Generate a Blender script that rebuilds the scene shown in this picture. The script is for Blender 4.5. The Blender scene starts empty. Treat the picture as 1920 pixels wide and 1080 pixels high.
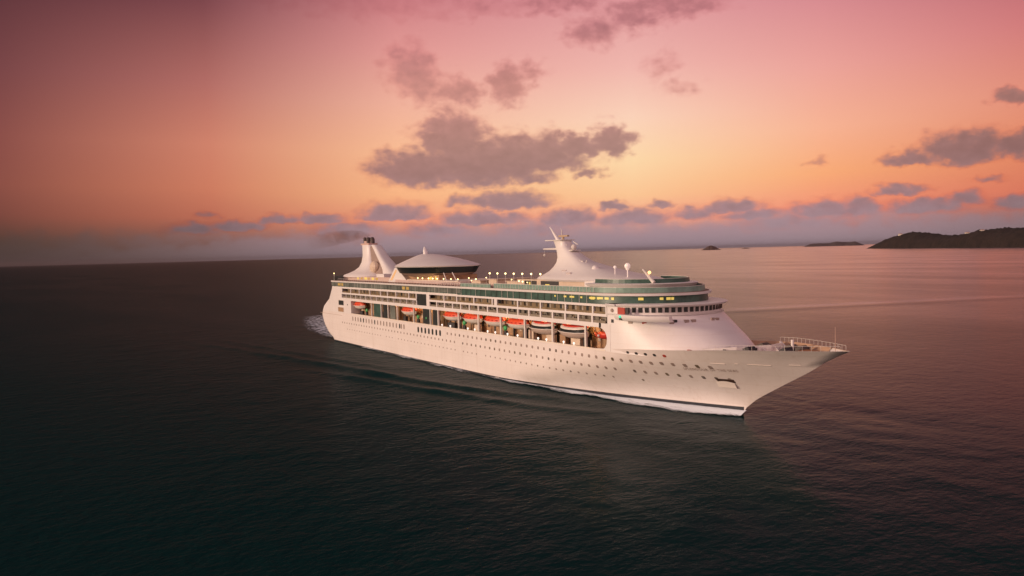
import bpy, bmesh, math, random
from mathutils import Vector, Matrix, noise
R = math.radians
sc = bpy.context.scene
random.seed(7)

# ------------------------------------------------------------------ camera
CAM = Vector((343.9, -136.9, 38.0))
FWD = Vector((-0.84281223, 0.53631378, -0.04511176))
RIGHT = Vector((0.53765608, 0.84277959, -0.02546576))
UP = Vector((-0.02436163, 0.04571747, 0.99865731))
HEADING = math.atan2(FWD.y, FWD.x)
cd = bpy.data.cameras.new('camera'); cam = bpy.data.objects.new('camera', cd)
sc.collection.objects.link(cam)
m = Matrix((RIGHT, UP, -FWD)).transposed().to_4x4(); m.translation = CAM
cam.matrix_world = m
cd.sensor_width = 36.0; cd.lens = 36.0 * 1450 / 1920
cd.clip_start = 1.0; cd.clip_end = 200000.0
sc.camera = cam
sc.view_settings.view_transform = 'Standard'; sc.view_settings.look = 'None'
sc.view_settings.exposure = 0.0; sc.view_settings.gamma = 1.0

def lin(c):
    return tuple(((v/255)/12.92 if v/255 <= .04045 else ((v/255+.055)/1.055)**2.4) for v in c) + (1.0,)

# ------------------------------------------------------------------ world: dusk sky
SUN_EL, SUN_AZ = 9.0, math.atan2(-0.91, -0.38)        # low light from abaft the starboard beam
W = bpy.data.worlds.new('World'); sc.world = W; W.use_nodes = True
nt = W.node_tree; nt.nodes.clear(); N = nt.nodes.new; LK = nt.links.new
out = N('ShaderNodeOutputWorld')
tc = N('ShaderNodeTexCoord')
def mth(op, a, b=None, c=None):
    n = N('ShaderNodeMath'); n.operation = op
    for i, v in enumerate((a, b, c)):
        if v is None: continue
        if isinstance(v, (int, float)): n.inputs[i].default_value = v
        else: LK(v, n.inputs[i])
    return n.outputs[0]
sep = N('ShaderNodeSeparateXYZ'); LK(tc.outputs['Generated'], sep.inputs[0])
X, Y, Z = sep.outputs
# azimuth (deg, positive to the right of the heading 147.5 deg) and elevation (deg)
ch, sh = math.cos(HEADING), math.sin(HEADING)
fx = mth('MULTIPLY_ADD', X, ch, mth('MULTIPLY', Y, sh))
rx_ = mth('MULTIPLY_ADD', X, sh, mth('MULTIPLY', Y, -ch))
AZ = mth('MULTIPLY', mth('ARCTAN2', rx_, fx), 180/math.pi)
EL = mth('MULTIPLY', mth('ARCSINE', Z), 180/math.pi)
elp = mth('MULTIPLY', EL, 1/60.0)
def ramp(stops, gain=1.0):
    n = N('ShaderNodeValToRGB'); e = n.color_ramp.elements
    while len(e) > 1: e.remove(e[-1])
    for i, (el, c) in enumerate(stops):
        k = e[0] if i == 0 else e.new(el/60.0)
        k.position = max(0, el/60.0)
        L = lin(c); k.color = (L[0]*gain, L[1]*gain, L[2]*gain, 1)
    LK(elp, n.inputs[0]); return n.outputs[0]
ZEN = [(21, (92, 58, 66)), (26, (40, 36, 42)), (36, (18, 26, 30)), (60, (16, 24, 28))]
cols = [
 (-60, ramp([(0, (30, 30, 30)), (3, (60, 36, 36)), (10, (70, 34, 36)), (17, (54, 26, 30)), (32, (18, 20, 26)), (60, (12, 18, 24))])),
 (-34, ramp([(0, (40, 38, 36)), (1.5, (72, 50, 46)), (3.2, (116, 60, 54)), (5, (132, 68, 60)), (8, (130, 66, 62)), (12, (112, 58, 60)), (17, (86, 42, 47)), (22, (36, 26, 30)), (40, (16, 22, 28))])),
 (-21, ramp([(0, (84, 68, 66)), (1.5, (132, 88, 80)), (3, (188, 106, 84)), (5, (206, 122, 94)), (8, (208, 128, 104)), (12, (178, 106, 98)), (17, (126, 68, 72)), (22, (46, 34, 40)), (40, (20, 27, 34))])),
 (-8, ramp([(0, (140, 112, 116)), (1.3, (178, 128, 124)), (2.6, (240, 154, 122)), (4.5, (250, 181, 132)), (7.5, (250, 188, 146)), (11, (240, 176, 154)), (14.5, (226, 152, 146)), (18, (204, 126, 130))] + ZEN)),
 (9, ramp([(0, (154, 130, 140)), (1.2, (186, 142, 144)), (2.4, (246, 168, 140)), (4, (253, 198, 148)), (6.5, (254, 216, 168)), (9.5, (252, 210, 184)), (13, (241, 182, 172)), (18, (222, 152, 156))] + ZEN)),
 (22, ramp([(0, (150, 120, 126)), (1.3, (186, 128, 128)), (2.6, (244, 146, 118)), (5, (250, 170, 118)), (8, (248, 178, 146)), (12, (236, 162, 152)), (18, (206, 126, 138))] + ZEN)),
 (35, ramp([(0, (112, 84, 84)), (1.3, (150, 96, 92)), (3, (214, 112, 88)), (6, (226, 132, 96)), (9, (224, 138, 116)), (13, (206, 116, 116)), (18, (168, 84, 100)), (24, (66, 44, 56)), (40, (20, 28, 36))])),
 (75, ramp([(0, (110, 84, 80)), (4, (190, 110, 90)), (10, (170, 98, 96)), (20, (110, 70, 80)), (34, (60, 54, 62)), (60, (50, 50, 58))])),
 (125, ramp([(0, (140, 105, 95)), (6, (200, 150, 138)), (14, (235, 180, 178)), (28, (212, 170, 176)), (60, (160, 138, 148))], 1.2)),
 (180, ramp([(0, (150, 112, 98)), (6, (210, 162, 144)), (14, (242, 190, 182)), (28, (224, 182, 186)), (60, (172, 148, 156))], 1.3)),
]
SKY = cols[0][1]
def mixc(f, a, b):
    n = N('ShaderNodeMix'); n.data_type = 'RGBA'
    LK(f, n.inputs[0]) if not isinstance(f, (int, float)) else setattr(n.inputs[0], 'default_value', f)
    for s, v in ((n.inputs[6], a), (n.inputs[7], b)):
        if isinstance(v, tuple): s.default_value = v
        else: LK(v, s)
    return n.outputs[2]
def mrange(v, a, b, c=0.0, d=1.0, smooth=True):
    n = N('ShaderNodeMapRange'); n.interpolation_type = 'SMOOTHSTEP' if smooth else 'LINEAR'
    LK(v, n.inputs[0])
    for i, x in zip((1, 2, 3, 4), (a, b, c, d)): n.inputs[i].default_value = x
    return n.outputs[0]
for (a0, c0), (a1, c1) in zip(cols, cols[1:]):
    SKY = mixc(mrange(AZ, a0, a1, smooth=False), SKY, c1)
# the far side wraps round: blend the left edge back to the glow astern of the camera
SKY = mixc(mrange(AZ, -150, -62, 1.0, 0.0), SKY, cols[-1][1])

# clouds: lumps of cumulus given by azimuth, elevation, half width, rise, drop, density
CLOUDS = [(-6.62, 6.25, 3.31, 1.33, 1.18, 1), (-4.22, 8.35, 2.44, 1.81, 1.18, 1), (-4.57, 9.76, 1.77, 0.63, 0.79, 0.6), (-1.93, 6.28, 4.54, 2.05, 1.18, 1), (1.22, 6.78, 4.34, 1.74, 1.03, 1), (4.76, 7.55, 2.75, 0.87, 0.71, 0.9), (7.6, 7.86, 1.48, 1.1, 1.02, 0.95), (1.78, 5.38, 2.05, 0.47, 0.36, 0.7), (6.01, 5.63, 1.25, 0.63, 0.31, 0.75), (-6.98, 13.1, 1.79, 1.8, 1.33, 0.75), (-5.86, 12.0, 1.8, 1.18, 1.18, 0.75), (-3.54, 11.72, 1.89, 0.95, 0.95, 0.8), (0.19, 12.17, 1.58, 1.42, 1.42, 0.9), (1.57, 12.98, 1.34, 0.71, 0.63, 0.55), (11.2, 12.91, 0.99, 0.78, 0.7, 0.35), (12.6, 11.3, 1.28, 0.39, 0.39, 0.35), (6.49, 15.56, 1.95, 1.26, 1.1, 0.75), (9.38, 16.37, 2.31, 1.17, 1.01, 0.7), (12.39, 16.9, 3.39, 1.0, 0.77, 0.7), (4.03, 17.57, 3.15, 0.87, 0.71, 0.6), (-8.74, 17.58, 5.02, 0.7, 0.62, 0.15), (-1.81, 17.39, 2.76, 0.63, 0.55, 0.3), (30.26, 5.57, 2.24, 1.5, 0.68, 1), (27.24, 5.34, 1.37, 0.7, 0.42, 0.9), (33.38, 5.72, 1.16, 0.99, 0.66, 1), (32.76, 8.7, 1.17, 0.6, 0.47, 0.8), (21.54, 5.6, 0.89, 0.26, 0.18, 0.4), (-8.46, 2.88, 2.78, 1.09, 0.35, 1), (-0.23, 3.64, 3.64, 0.95, 0.43, 1), (-3.45, 3.79, 1.18, 0.55, 0.39, 0.7), (-2.04, 2.51, 3.32, 0.71, 0.47, 0.95), (-13.77, 2.74, 1.86, 0.46, 0.31, 0.9), (-16.53, 2.7, 1.45, 0.45, 0.3, 0.85), (-19.39, 2.29, 2.11, 0.52, 0.3, 0.9), (-22.15, 2.14, 2.03, 0.51, 0.29, 0.8), (-21.27, 3.08, 0.75, 0.26, 0.15, 0.5), (7.82, 3.17, 1.32, 0.43, 0.27, 0.9), (10.89, 3.14, 0.91, 0.31, 0.19, 0.7), (9.11, 2.28, 2.77, 0.78, 0.47, 0.9), (4.37, 2.34, 2.36, 0.87, 0.55, 0.95), (15.95, 2.8, 2.56, 0.61, 0.38, 0.95), (17.49, 2.21, 2.16, 0.53, 0.34, 0.85), (13.29, 2.44, 1.87, 0.54, 0.38, 0.75), (22.54, 2.3, 3.1, 0.8, 0.51, 0.9), (24.33, 2.57, 1.31, 0.65, 0.43, 0.9), (26.77, 3.43, 1.76, 0.49, 0.32, 0.95), (28.16, 2.31, 2.27, 0.63, 0.42, 0.9), (30.26, 2.61, 1.36, 0.55, 0.41, 0.9), (33.03, 2.32, 1.33, 0.53, 0.36, 0.9), (31.74, 3.76, 0.97, 0.27, 0.2, 0.6), (-11.93, 1.94, 2.27, 0.62, 0.46, 0.8), (-5.39, 1.73, 2.51, 0.59, 0.39, 0.8), (1.69, 1.71, 2.76, 0.47, 0.39, 0.6), (19.79, 1.71, 3.15, 0.52, 0.45, 0.7)]
def ntex(scale, detail, rough, vec, dims='2D'):
    n = N('ShaderNodeTexNoise'); n.noise_dimensions = dims
    n.inputs['Scale'].default_value = scale; n.inputs['Detail'].default_value = detail
    n.inputs['Roughness'].default_value = rough
    LK(vec, n.inputs['Vector']); return n
cv = N('ShaderNodeCombineXYZ'); LK(AZ, cv.inputs[0]); LK(mth('MULTIPLY', EL, 1.5), cv.inputs[1])
n1 = ntex(0.55, 3.0, 0.55, cv.outputs[0]); n2 = ntex(.95, 3.0, 0.46, cv.outputs[0])
s1 = N('ShaderNodeSeparateColor'); LK(n1.outputs['Color'], s1.inputs[0])
s2 = N('ShaderNodeSeparateColor'); LK(n2.outputs['Color'], s2.inputs[0])
# billows grow with height above the horizon (near clouds look larger)
wamp = mrange(EL, 1.5, 9.0, 0.35, 1.0, False)
azw = mth('ADD', AZ, mth('MULTIPLY', mth('MULTIPLY_ADD', s1.outputs[0], 2.6, -1.3), wamp))
elw = mth('ADD', EL, mth('MULTIPLY', mth('MULTIPLY_ADD', s1.outputs[1], 1.5, -0.75), wamp))
azw = mth('ADD', azw, mth('MULTIPLY', mth('MULTIPLY_ADD', s2.outputs[0], 1.1, -0.55), wamp))
elw = mth('ADD', elw, mth('MULTIPLY', mth('MULTIPLY_ADD', s2.outputs[1], 1.0, -0.5), wamp))
acc = None
for (a, e, rw, ru, rd, dn) in CLOUDS:
    g_ = 1.12 if (dn >= .9 and 4 < e < 9.5 and abs(a) < 10) else 1.0
    if a > 26 and 4 < e < 7: rw *= 1.3
    rw *= 1.12*g_; ru *= 1.2*g_; rd *= 1.15*g_; dn = dn*(1.15 if g_ > 1 else (.9 if e > 9 else 1.0))
    x = mth('MULTIPLY_ADD', azw, 1/rw, -a/rw)
    t = mth('MAXIMUM', mth('MULTIPLY_ADD', elw, 1/ru, -e/ru), mth('MULTIPLY_ADD', elw, -1/rd, e/rd))
    d = mth('MULTIPLY_ADD', t, t, mth('MULTIPLY', x, x))
    f = mth('MULTIPLY_ADD', d, -dn, dn)
    acc = f if acc is None else mth('SMOOTH_MAX', acc, f, 0.3)
edge = mth('MULTIPLY_ADD', s2.outputs[2], 0.8, -0.32)
field = mth('ADD', acc, edge)
dens = mrange(field, -0.30, 0.72, 0.0, 1.0)
dens = mth('MULTIPLY', dens, 0.9)
# colour of the clouds: rosy and thin up high, blue-mauve near the horizon
ccol = N('ShaderNodeValToRGB'); e = ccol.color_ramp.elements
e[0].position = 0.0; e[0].color = lin((150, 128, 136)); e[1].position = 1.0; e[1].color = lin((176, 108, 112))
for p, c in ((2.5/20, (158, 130, 140)), (4.0/20, (160, 126, 132)), (6.0/20, (158, 116, 117)), (8/20, (172, 124, 119)), (12/20, (200, 136, 126)), (16/20, (178, 112, 116))):
    k = e.new(p); k.color = lin(c)
LK(mth('MULTIPLY', EL, 1/20.0), ccol.inputs[0])
vari = mth('MULTIPLY_ADD', s2.outputs[1], 0.30, mrange(field, 0.0, 1.2, 0.98, 0.76))
cc = N('ShaderNodeVectorMath'); cc.operation = 'SCALE'; LK(ccol.outputs[0], cc.inputs[0]); LK(vari, cc.inputs['Scale'])
# clouds dim with the sky to the left and right
dim = mth('MINIMUM', mrange(AZ, -36, -7, 0.16, 1.0), mrange(AZ, 20, 40, 1.0, 0.62))
cc2 = N('ShaderNodeVectorMath'); cc2.operation = 'SCALE'; LK(cc.outputs[0], cc2.inputs[0]); LK(dim, cc2.inputs['Scale'])
rosy = N('ShaderNodeVectorMath'); rosy.operation = 'MULTIPLY'; LK(SKY, rosy.inputs[0]); rosy.inputs[1].default_value = (.86, .70, .72)
rim = mixc(mrange(field, 0.0, 0.9), rosy.outputs[0], cc2.outputs[0])
SKY = mixc(dens, SKY, rim)
# low bank of haze and stratus along the horizon
bank = mth('ADD', mth('MULTIPLY', EL, -1.0), mth('MULTIPLY_ADD', s1.outputs[2], 2.6, mrange(AZ, -16, -2, 0.35, 0.65)))
bank = mth('MULTIPLY', mrange(bank, -0.8, 0.9), 0.8)
bcol = mixc(mrange(EL, 0, 2.2), lin((160, 142, 152)), lin((172, 142, 150)))
bc2 = N('ShaderNodeVectorMath'); bc2.operation = 'SCALE'; LK(bcol, bc2.inputs[0]); LK(dim, bc2.inputs['Scale'])
bankon = mth('MULTIPLY', bank, mth('MINIMUM', mrange(AZ, -60, -40), mrange(AZ, 50, 70, 1.0, 0.0)))
warm = mixc(mrange(AZ, -30, -10), (1.0, .86, .76, 1), (1, 1, 1, 1))
bc3 = N('ShaderNodeVectorMath'); bc3.operation = 'MULTIPLY'; LK(bc2.outputs[0], bc3.inputs[0]); LK(warm, bc3.inputs[1])
SKY = mixc(bankon, SKY, bc3.outputs[0])
bg1 = N('ShaderNodeBackground'); LK(SKY, bg1.inputs[0]); bg1.inputs[1].default_value = 1.0
nish = N('ShaderNodeTexSky'); nish.sky_type = 'NISHITA'; nish.sun_disc = False
nish.sun_elevation = R(SUN_EL); nish.sun_rotation = math.pi/2 - SUN_AZ
bg2 = N('ShaderNodeBackground'); LK(nish.outputs[0], bg2.inputs[0]); bg2.inputs[1].default_value = 0.004
ads = N('ShaderNodeAddShader'); LK(bg1.outputs[0], ads.inputs[0]); LK(bg2.outputs[0], ads.inputs[1])
LK(ads.outputs[0], out.inputs[0])
W.cycles.sampling_method = 'MANUAL'; W.cycles.sample_map_resolution = 512

# ------------------------------------------------------------------ sun
sl = bpy.data.lights.new('sun', 'SUN'); sl.energy = 3.0; sl.angle = R(14); sl.color = (1.0, 0.725, 0.54)
so = bpy.data.objects.new('sun', sl); sc.collection.objects.link(so)
sd = Vector((math.cos(SUN_AZ)*math.cos(R(SUN_EL)), math.sin(SUN_AZ)*math.cos(R(SUN_EL)), math.sin(R(SUN_EL))))
so.rotation_euler = sd.to_track_quat('Z', 'Y').to_euler()

# ------------------------------------------------------------------ materials
MATS = {}
def mat(name, col, rough=0.5, metal=0.0, var=0.0, vscale=0.3, emit=None, estr=0.0, bump=0.0, bscale=2.0, alpha=1.0, spec=0.5, coat=0.0, rgb=False):
    M = bpy.data.materials.new(name); M.use_nodes = True
    t = M.node_tree; b = t.nodes['Principled BSDF']
    c = lin(col) if rgb else tuple(col) + (1.0,)
    b.inputs['Base Color'].default_value = c; b.inputs['Roughness'].default_value = rough
    b.inputs['Metallic'].default_value = metal; b.inputs['Specular IOR Level'].default_value = spec
    b.inputs['Alpha'].default_value = alpha; b.inputs['Coat Weight'].default_value = coat
    tcn = t.nodes.new('ShaderNodeTexCoord')
    if var > 0:
        n = t.nodes.new('ShaderNodeTexNoise'); n.inputs['Scale'].default_value = vscale
        n.inputs['Detail'].default_value = 6; n.inputs['Roughness'].default_value = 0.65
        t.links.new(tcn.outputs['Object'], n.inputs['Vector'])
        r = t.nodes.new('ShaderNodeMapRange'); t.links.new(n.outputs[0], r.inputs[0])
        r.inputs[1].default_value = 0.3; r.inputs[2].default_value = 0.7
        r.inputs[3].default_value = 1 - var; r.inputs[4].default_value = 1 + var*0.35
        v = t.nodes.new('ShaderNodeVectorMath'); v.operation = 'SCALE'; v.inputs[0].default_value = c[:3]
        t.links.new(r.outputs[0], v.inputs['Scale']); t.links.new(v.outputs[0], b.inputs['Base Color'])
    if bump > 0:
        n = t.nodes.new('ShaderNodeTexNoise'); n.inputs['Scale'].default_value = bscale; n.inputs['Detail'].default_value = 4
        t.links.new(tcn.outputs['Object'], n.inputs['Vector'])
        bp = t.nodes.new('ShaderNodeBump'); bp.inputs['Distance'].default_value = bump; bp.inputs['Strength'].default_value = 1.0
        t.links.new(n.outputs[0], bp.inputs['Height']); t.links.new(bp.outputs[0], b.inputs['Normal'])
    if emit:
        b.inputs['Emission Color'].default_value = tuple(emit) + (1,); b.inputs['Emission Strength'].default_value = estr
    MATS[name] = M; return M
white = mat('ship_white_paint', (.80, .77, .74), .42, var=.05, vscale=.12)
hullm = mat('hull_white_paint', (.82, .76, .715), .4, var=.07, vscale=.09, bump=.03, bscale=.35)
def weather(M, seam=.94, streak=.16):
    t = M.node_tree; b = t.nodes['Principled BSDF']; src = b.inputs['Base Color'].links[0].from_socket
    tcn = t.nodes.new('ShaderNodeTexCoord'); sp = t.nodes.new('ShaderNodeSeparateXYZ'); t.links.new(tcn.outputs['Object'], sp.inputs[0])
    cb = t.nodes.new('ShaderNodeCombineXYZ'); t.links.new(sp.outputs[0], cb.inputs[0]); t.links.new(sp.outputs[2], cb.inputs[1])
    br = t.nodes.new('ShaderNodeTexBrick'); t.links.new(cb.outputs[0], br.inputs['Vector'])
    br.inputs['Color1'].default_value = (1, 1, 1, 1); br.inputs['Color2'].default_value = (.975, .97, .965, 1); br.inputs['Mortar'].default_value = (seam, seam*.98, seam*.96, 1)
    br.inputs['Scale'].default_value = 1.0; br.inputs['Brick Width'].default_value = 11.0; br.inputs['Row Height'].default_value = 2.6; br.inputs['Mortar Size'].default_value = .07
    m1 = t.nodes.new('ShaderNodeMix'); m1.data_type = 'RGBA'; m1.blend_type = 'MULTIPLY'; m1.inputs[0].default_value = 1
    t.links.new(src, m1.inputs[6]); t.links.new(br.outputs[0], m1.inputs[7])
    mp = t.nodes.new('ShaderNodeMapping'); mp.inputs['Scale'].default_value = (.9, .9, .07); t.links.new(tcn.outputs['Object'], mp.inputs[0])
    nz = t.nodes.new('ShaderNodeTexNoise'); nz.inputs['Scale'].default_value = 1; nz.inputs['Detail'].default_value = 5; t.links.new(mp.outputs[0], nz.inputs['Vector'])
    mr = t.nodes.new('ShaderNodeMapRange'); t.links.new(nz.outputs[0], mr.inputs[0]); mr.inputs[1].default_value = .55; mr.inputs[2].default_value = .78; mr.inputs[4].default_value = streak
    m2 = t.nodes.new('ShaderNodeMix'); m2.data_type = 'RGBA'; t.links.new(mr.outputs[0], m2.inputs[0]); t.links.new(m1.outputs[2], m2.inputs[6]); m2.inputs[7].default_value = (.42, .27, .17, 1)
    t.links.new(m2.outputs[2], b.inputs['Base Color'])
weather(hullm); weather(white, .97, .07)
boot = mat('boot_top_paint', (.03, .032, .04), .4, var=.2)
cream = mat('cream_panel', (.66, .53, .40), .55, var=.15, vscale=.5)
inner = mat('promenade_timber', (.42, .25, .13), .6, var=.45, vscale=.55)
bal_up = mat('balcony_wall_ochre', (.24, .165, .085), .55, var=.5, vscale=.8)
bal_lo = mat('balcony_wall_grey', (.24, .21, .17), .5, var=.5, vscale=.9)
teal = mat('green_tinted_glass', (.06, .125, .10), .38, var=.5, vscale=.35, spec=.3)
teal_lt = mat('pale_green_screen', (.21, .34, .28), .45, var=.35, vscale=.5, spec=.3)
dglass = mat('dark_window_glass', (.03, .036, .035), .35, var=.4, vscale=.8)
greyglass = mat('grey_green_glass', (.17, .19, .165), .4, var=.6, vscale=.18, spec=.3)
deckm = mat('weathered_teak_deck', (.27, .16, .12), .7, var=.35, vscale=.4)
orange = mat('orange_canopy', (.80, .10, .035), .45, var=.12, vscale=1.0)
redm = mat('red_boat_paint', (.62, .045, .025), .42, var=.12, vscale=1.0)
boatw = mat('boat_white_gelcoat', (.78, .72, .64), .35, var=.06, vscale=1.0)
dark = mat('dark_grey_machinery', (.035, .033, .035), .5, var=.3, vscale=1.5)
soot = mat('sooty_steel', (.10, .075, .065), .6, var=.5, vscale=.8)
funshade = mat('funnel_shade_wall', (.33, .24, .20), .6, var=.2, vscale=.6)  # brown recess wall, shadow between the legs put into its colour
greenm = mat('green_machinery', (.05, .42, .12), .45, var=.2)
golden = mat('lit_window', (.5, .4, .1), .4, emit=(1.0, .72, .16), estr=.55, var=.5, vscale=1.2)
lampm = mat('lamp_glow', (.9, .8, .5), .4, emit=(1.0, .74, .30), estr=4.0)
warmstrip = mat('ceiling_lamp_glow', (.9, .7, .4), .4, emit=(1.0, .60, .26), estr=30.0)
namem = mat('grey_lettering', (.36, .27, .22), .6)
tintw = mat('pale_frame', (.72, .68, .62), .4, var=.06)
redsign = mat('red_door_paint', (.4, .05, .03), .5)

# ------------------------------------------------------------------ mesh builder
COL = sc.collection
class MB:
    def __init__(s): s.v = []; s.f = []
    def add(s, vs, fs):
        o = len(s.v); s.v += [tuple(p) for p in vs]; s.f += [tuple(i+o for i in f) for f in fs]; return s
    def box(s, x0, x1, y0, y1, z0, z1):
        return s.add([(x0,y0,z0),(x1,y0,z0),(x1,y1,z0),(x0,y1,z0),(x0,y0,z1),(x1,y0,z1),(x1,y1,z1),(x0,y1,z1)],
                     [(0,3,2,1),(4,5,6,7),(0,1,5,4),(1,2,6,5),(2,3,7,6),(3,0,4,7)])
    def loft(s, rings, cap0=True, cap1=True):
        n = len(rings[0]); vs = [p for r in rings for p in r]; fs = []
        for i in range(len(rings)-1):
            for j in range(n):
                k = (j+1) % n
                fs.append((i*n+j, i*n+k, (i+1)*n+k, (i+1)*n+j))
        s.add(vs, fs)
        if cap0: s.add(rings[0], [tuple(reversed(range(n)))])
        if cap1: s.add(rings[-1], [tuple(range(n))])
        return s
    def tube(s, pts, rad, n=8, caps=True):
        rings = []
        for i, p in enumerate(pts):
            p = Vector(p); a = Vector(pts[max(0, i-1)]); b = Vector(pts[min(len(pts)-1, i+1)])
            d = (b-a).normalized(); q = d.to_track_quat('Z', 'Y')
            r = rad[i] if isinstance(rad, (list, tuple)) else rad
            rings.append([tuple(p + q @ Vector((r*math.cos(2*math.pi*k/n), r*math.sin(2*math.pi*k/n), 0))) for k in range(n)])
        return s.loft(rings, caps, caps)
    def ball(s, c, r, nu=12, nv=8):
        if not isinstance(r, (tuple, list)): r = (r, r, r)
        rings = []
        for i in range(nv+1):
            a = -math.pi/2 + math.pi*i/nv; k = max(.02, math.cos(a))
            rings.append([(c[0]+r[0]*k*math.cos(2*math.pi*j/nu), c[1]+r[1]*k*math.sin(2*math.pi*j/nu), c[2]+r[2]*math.sin(a)) for j in range(nu)])
        return s.loft(rings)
    def prism(s, pts, off):          # polygon extruded by vector off
        o = Vector(off); return s.loft([[tuple(p) for p in pts], [tuple(Vector(p)+o) for p in pts]])
    def mesh(s, name):
        me = bpy.data.meshes.new(name); me.from_pydata(s.v, [], s.f)
        if name in ('sea', 'bow_foam', 'stern_wash'): return me
        bm = bmesh.new(); bm.from_mesh(me)
        if name == 'bulwark': bmesh.ops.remove_doubles(bm, verts=bm.verts, dist=.001)
        bmesh.ops.recalc_face_normals(bm, faces=bm.faces); bm.to_mesh(me); bm.free()
        return me
    def build(s, name, material, parent=None, smooth=None, loc=None):
        me = s.mesh(name); me.materials.append(material)
        if smooth is not None:
            for p in me.polygons: p.use_smooth = True
            me.set_sharp_from_angle(angle=R(smooth))
        o = bpy.data.objects.new(name, me); COL.objects.link(o)
        if parent: o.parent = parent
        if loc: o.location = loc
        return o
def tag(o, label=None, cat=None, group=None, kind=None):
    for k, v in (('label', label), ('category', cat), ('group', group), ('kind', kind)):
        if v: o[k] = v
    return o
def empty(name, loc, label, cat, group=None, rz=0):
    o = bpy.data.objects.new(name, None); COL.objects.link(o); o.location = loc; o.rotation_euler = (0, 0, rz)
    o.empty_display_size = 1.0
    return tag(o, label, cat, group)

def lamp(u, y, z0, z1, r):
    """a lamp on its post: the glowing bulb is a sub-part"""
    p = P(MB().tube([(u, y, z0), (u, y, z1)], .045, 5), 'deck_lamp', tintw)
    MB().ball((u, y, z1+r*.8), r, 8, 6).build('bulb', lampm, p)
# ------------------------------------------------------------------ hull lines
def lerp(T, x):
    if x <= T[0][0]: return T[0][1]
    for (a, b), (c, d) in zip(T, T[1:]):
        if x <= c: return b+(d-b)*(x-a)/(c-a)
    return T[-1][1]
AFT = [(-2,2),(0,-3),(1.4,-5),(3.4,-11),(7.3,-16.6),(11,-19),(13.3,-18),(15.4,-16.0),(19,-8.5),(24,-4.2),(31,-3.8)]
STEM = [(-2,224.6),(0,225),(1.7,225.8),(4.3,229.1),(8.3,236.2),(11.9,242.8),(14.8,247.2),(16.6,251.4),(18,253.5)]
US = [(-2,138),(0,140),(4,160),(8,178),(12,192),(17,205)]
PW = [(0,1.35),(4,1.5),(10,1.75),(17,2.05)]
SHEER = [(0,13.3),(188,13.3),(194,13.7),(200,14.3),(217,15.2),(232,16.3),(252,17.0)]
def HB(u, z):
    ua = lerp(AFT, z); r = 5.0; y = 16.0
    if u < ua+r:
        d = max(0, min(r, ua+r-u)); y = 16-r+math.sqrt(max(0, r*r-d*d))
    us = lerp(US, z); uf = lerp(STEM, z); p = lerp(PW, z)
    if u > us: y = 16*max(0, 1-min(1, (u-us)/(uf-us))**p)
    return y
def hull_sheet(levels, ts, u0f, u1f, zf=None):
    """closed sheet round both sides; level values are passed through zf(u, s)"""
    rows = []
    for s in levels:
        row = []
        for sgn in (-1, 1):
            seq = ts if sgn == -1 else list(reversed(ts))
            for t in seq:
                z = s; 
                for _ in range(3):
                    a, b = u0f(z), u1f(z); u = a+(b-a)*t; z = zf(u, s) if zf else s
                row.append((u, sgn*HB(u, z), z))
        rows.append(row)
    return rows

ship = empty('cruise_ship', (110, 0, 0), 'large white cruise ship with green glass decks, sailing to the right at dusk', 'ship')
SO = Vector((-110, 0, 0))
def P(mb, name, material, smooth=None, parent=None, label=None):
    """a part of the ship: geometry is given in ship coordinates (stern 0, bow 251)"""
    par = parent or ship
    base = par.matrix_world.translation if False else None
    o = mb.build(name, material, None, smooth)
    o.parent = par; o.location = SO if par is ship else (0, 0, 0)
    if label: o['label'] = label
    return o

ts = [0, .004, .008, .012, .016, .02, .03, .05, .1, .2, .3, .4, .5, .56, .6, .63, .66, .69, .72, .75, .78, .81, .84, .87, .9, .925, .95, .965, .98, .99, 1.0]
def zsheer(u, s):
    top = lerp(SHEER, u); return -2 + (top+2)*s
lv = [0, .07, .13, .18, .22, .27, .33, .39, .45, .52, .58, .65, .72, .79, .86, .93, 1.0]
rows = hull_sheet(lv, ts, lambda z: lerp(AFT, z), lambda z: lerp(STEM, z), zsheer)
mb = MB(); mb.loft(rows, True, False)
hull = P(mb, 'hull', hullm, 40)
# dark boot-top band at the waterline, a hair proud of the plating
rows = []
for z in (-1.5, .1, .35, .75):
    row = []
    for sgn in (-1, 1):
        for t in (ts if sgn == -1 else list(reversed(ts))):
            a, b = lerp(AFT, z), lerp(STEM, z); u = a+(b-a)*t
            zz = z if z < .5 else .42+1.5*max(0, (u-60)/165)**3
            row.append((u+(.06 if t > .99 else 0), sgn*(HB(u, zz)+.05), zz))
    rows.append(row)
P(MB().loft(rows, False, False), 'boot_stripe', boot, 40)
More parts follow.
